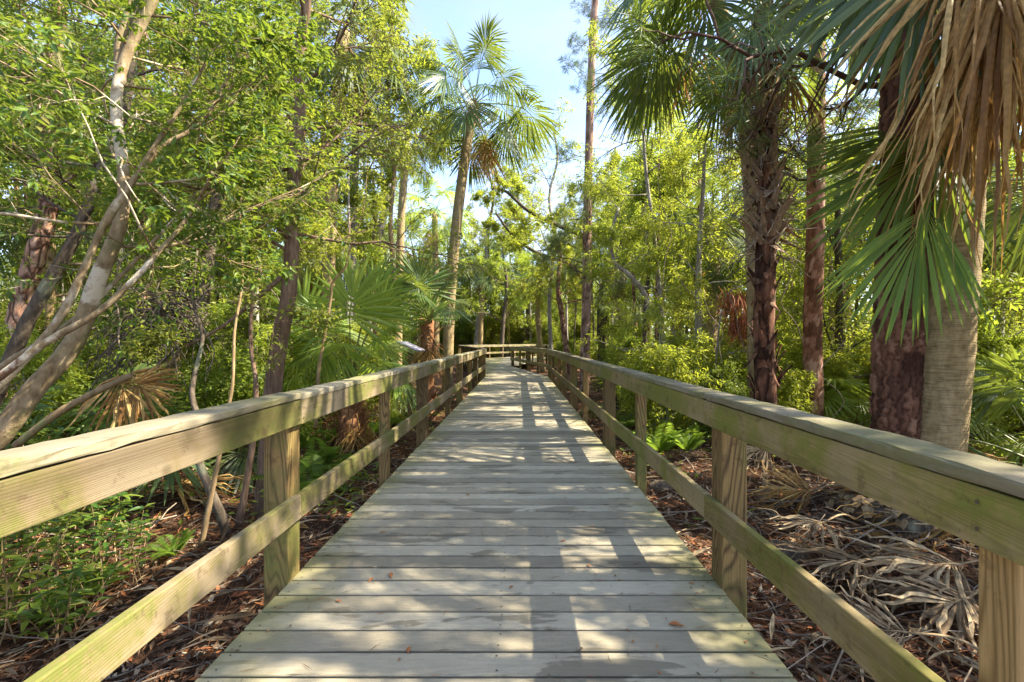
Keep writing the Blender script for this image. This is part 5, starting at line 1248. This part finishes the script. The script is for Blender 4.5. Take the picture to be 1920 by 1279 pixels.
# low green ground cover further back
def cover():
    rng = np.random.default_rng(6); n = 34000; y = 4.6 + 30 * rng.random(n) ** 1.5; x = rng.uniform(-1, 1, n) * (2.5 + y * 1.15)
    keep = (np.sin(x * 1.9 + y) + np.sin(y * 1.3 - x * .8) + rng.normal(0, .5, n)) > .1
    keep &= ~((np.abs(x) < 1.7) & (y < 19)) & ~((y >= 17) & (y < 45) & (np.abs(x - np.interp(y, [17, 34, 45], [0, -3.2, -.5])) < 4.7))
    x, y = x[keep], y[keep]; n = len(x); a = rng.uniform(0, 6.28, n); mb = MB()
    pos = np.stack([x, y, gz(x, y) + rng.random(n) ** 2 * .4], 1); d = np.stack([np.cos(a), np.sin(a), rng.uniform(-.2, .8, n)], 1)
    add_leaves(mb, pos, d, UP + rng.normal(0, .5, (n, 3)), rng.uniform(.06, .15, n), rng.uniform(.02, .05, n)); tag(obj('ground_cover', mb, M['lf_mid']), kind='stuff')
cover()
# fallen leaves on the boards
LFB = MB(); add_leaves(LFB, np.zeros((1, 3)), np.array([[1., 0, .05]]), np.array([[0, .1, 1.]]), .07, .026, 0, True); lm = LFB.mesh('fallen_leaf', [M['litter']])
for i, (px, py) in enumerate([(1252, 1173), (765, 1228), (1061, 1015), (732, 1075), (712, 1000), (880, 930), (1045, 755), (1100, 1060), (955, 1105), (640, 1130), (700, 1085), (1290, 1095)]):
    y = F * EYE / (py - 639.5); x = (px - 973) / F * y
    o = link('fallen_leaf', lm, None, (x, y, .006), i * 1.7, [1.2, .8, .6, .9, .7, .8, 1., .5, .6, .6, .7, .6][i])
    tag(o, ['curled tan leaf on the deck near the right front post', 'small reddish leaf on the nearest boards left of centre'][i] if i < 2 else 'tiny dry leaf lying on the grey deck boards', 'leaf', 'dry leaves on the deck')

# ================================================================== LIGHT, CAMERA
EL, AZ = 46.5, 92.                                                       # the sun stands to the right, a hair behind
w = bpy.data.worlds.new('World'); scene.world = w; w.use_nodes = True
nt = w.node_tree; nt.nodes.clear()
sky = nt.nodes.new('ShaderNodeTexSky'); sky.sky_type = 'NISHITA'; sky.sun_disc = False
sky.sun_elevation = R(EL); sky.sun_rotation = R(AZ); sky.air_density = 1.; sky.dust_density = 1.; sky.ozone_density = 4.
bg = nt.nodes.new('ShaderNodeBackground'); bg.inputs[1].default_value = .15
wo = nt.nodes.new('ShaderNodeOutputWorld'); 
bw = nt.nodes.new('ShaderNodeRGBToBW'); nt.links.new(sky.outputs[0], bw.inputs[0])
tn = nt.nodes.new('ShaderNodeMix'); tn.data_type = 'RGBA'; tn.blend_type = 'MULTIPLY'; tn.inputs[0].default_value = 1; nt.links.new(bw.outputs[0], tn.inputs[6]); tn.inputs[7].default_value = (1.1, 1., 1.16, 1)
tcw = nt.nodes.new('ShaderNodeTexCoord'); mpw = nt.nodes.new('ShaderNodeMapping'); mpw.inputs['Scale'].default_value = (1, 1, 3); nt.links.new(tcw.outputs['Generated'], mpw.inputs[0])
nw = nt.nodes.new('ShaderNodeTexNoise'); nw.inputs['Scale'].default_value = 2.5; nw.inputs['Detail'].default_value = 7; nt.links.new(mpw.outputs[0], nw.inputs['Vector'])
mw = nt.nodes.new('ShaderNodeMapRange'); mw.inputs[1].default_value = .38; mw.inputs[2].default_value = .68; mw.inputs[3].default_value = .08; mw.inputs[4].default_value = .5; nt.links.new(nw.outputs[0], mw.inputs[0])
cm = nt.nodes.new('ShaderNodeMix'); cm.data_type = 'RGBA'; nt.links.new(mw.outputs[0], cm.inputs[0]); nt.links.new(sky.outputs[0], cm.inputs[6]); nt.links.new(tn.outputs[2], cm.inputs[7])
nt.links.new(cm.outputs[2], bg.inputs[0]); nt.links.new(bg.outputs[0], wo.inputs[0])
sd = bpy.data.lights.new('sun', 'SUN'); sd.energy = 5.; sd.angle = R(.5); sd.color = (1, .91, .74)
so = bpy.data.objects.new('sun', sd); COL.objects.link(so)
sv = -np.array([math.sin(R(AZ)) * math.cos(R(EL)), math.cos(R(AZ)) * math.cos(R(EL)), math.sin(R(EL))])
from mathutils import Vector
so.rotation_euler = Vector(sv).to_track_quat('-Z', 'Y').to_euler(); so.location = (20, 0, 25)

cd = bpy.data.cameras.new('camera'); cam = bpy.data.objects.new('camera', cd); COL.objects.link(cam); scene.camera = cam
cam.location = (0, 0, EYE); cam.rotation_euler = (R(90), 0, 0)
cd.sensor_width = 36; cd.lens = 36 * F / 1920; cd.shift_x = -13 / 1920; cd.shift_y = 0; cd.clip_end = 400; cd.clip_start = .05
vs = scene.view_settings; vs.view_transform = 'Standard'; vs.look = 'None'; vs.gamma = 1; vs.exposure = 2.05
scene.cycles.max_bounces = 7; scene.cycles.diffuse_bounces = 4; scene.cycles.transmission_bounces = 5; scene.cycles.glossy_bounces = 2
scene.cycles.use_denoising = True; scene.cycles.sample_clamp_indirect = 6
# ================================================================== LABELS: say of each repeat where it stands
LM = [(60, 'the peeling tree at far left'), (230, 'the pale leaning tree'), (400, 'the dark crooked trunk'), (540, 'the slim brown tree'), (657, 'the young bright palm'), (725, 'the curved tree'),
      (850, 'the tall palm stem'), (960, 'the far railings'), (1100, 'the tall slender pine'), (1225, 'the crooked pale tree'), (1437, 'the shaggy palm'), (1526, 'the reddish pine'), (1692, 'the foreground pine'), (1785, 'the smooth palm trunk')]
def relabel():
    import collections
    short = {'broadleaf_tree': 'oak', 'feathery_tree': 'feathery tree', 'understorey_tree': 'understorey tree', 'shrub': 'shrub', 'saw_palmetto': 'palmetto', 'fern': 'fern', 'forest_palm': 'cabbage palm', 'slender_tree': 'slender bare trunked tree', 'leafy_seedling': 'seedling', 'hanging_vine': 'bare vine', 'fallen_leaf': 'dry leaf'}
    sets = collections.defaultdict(list)
    for o in list(COL.objects):
        if o.parent or not o.get('group') or not o.get('category'): continue
        st = o.name.split('.')[0]
        if st not in short: continue
        x, y = o.location.x, o.location.y
        if y < .5: continue
        px = 973 + F * x / y; k = short[st]
        if k in ('oak', 'feathery tree', 'understorey tree'):
            a = {'dark leafy oak with grey moss in the forest behind': 'mossy dark', 'mid green leafy oak in the forest behind': 'mid green', 'tall yellow green feathery tree in the forest behind': 'tall yellow green',
                 'bushy yellow green feathery tree in the forest behind': 'bushy', 'small layered green tree of the forest understorey': 'small layered', 'small fine leaved drooping tree of the forest understorey': 'fine leaved'}.get(o['label'])
            if not a: continue
            k = a + ' ' + k
        elif k == 'shrub': k = {'B': 'glossy shrub', 'C': 'feathery yellow green shrub', 'A': 'broad leaved shrub'}['BCA'[[SH[q]['crown'] for q in ('shB', 'shC', 'shA')].index(next(c.data for c in o.children if c.name.startswith('foliage')))]]
        if px < 0 or px > 1920: w = 'at the far left edge' if px < 0 else 'at the far right edge'
        elif k == 'dry leaf': w = 'on the deck boards'
        else:
            q, nm = min(LM, key=lambda l: abs(l[0] - px)); d = px - q
            w = ('in line with ' if abs(d) < 14 else 'right of ' if d > 0 else 'left of ') + nm
        sets[k + ' ' + w].append((y, o))
    ordn = ['nearest', 'second nearest', 'third nearest', 'fourth nearest', 'fifth nearest', 'sixth nearest', 'seventh nearest', 'eighth nearest', 'ninth nearest', 'tenth nearest', 'eleventh nearest', 'twelfth nearest']
    for lb, m in sets.items():
        m.sort(key=lambda t: t[0])
        for i, (y, o) in enumerate(m):
            if len(m) == 1: o['label'] = ('lone ' if len(lb.split()) < 5 else '') + lb
            else: o['label'] = (ordn[i] if i < len(m) - 1 or i > 11 or len(m) == 2 and i == 0 else 'farthest') + ' ' + lb if i < 12 else 'far ' + lb
relabel()

for o in COL.objects:
    if o.name.startswith('hanging_moss'): o['kind'] = 'stuff'
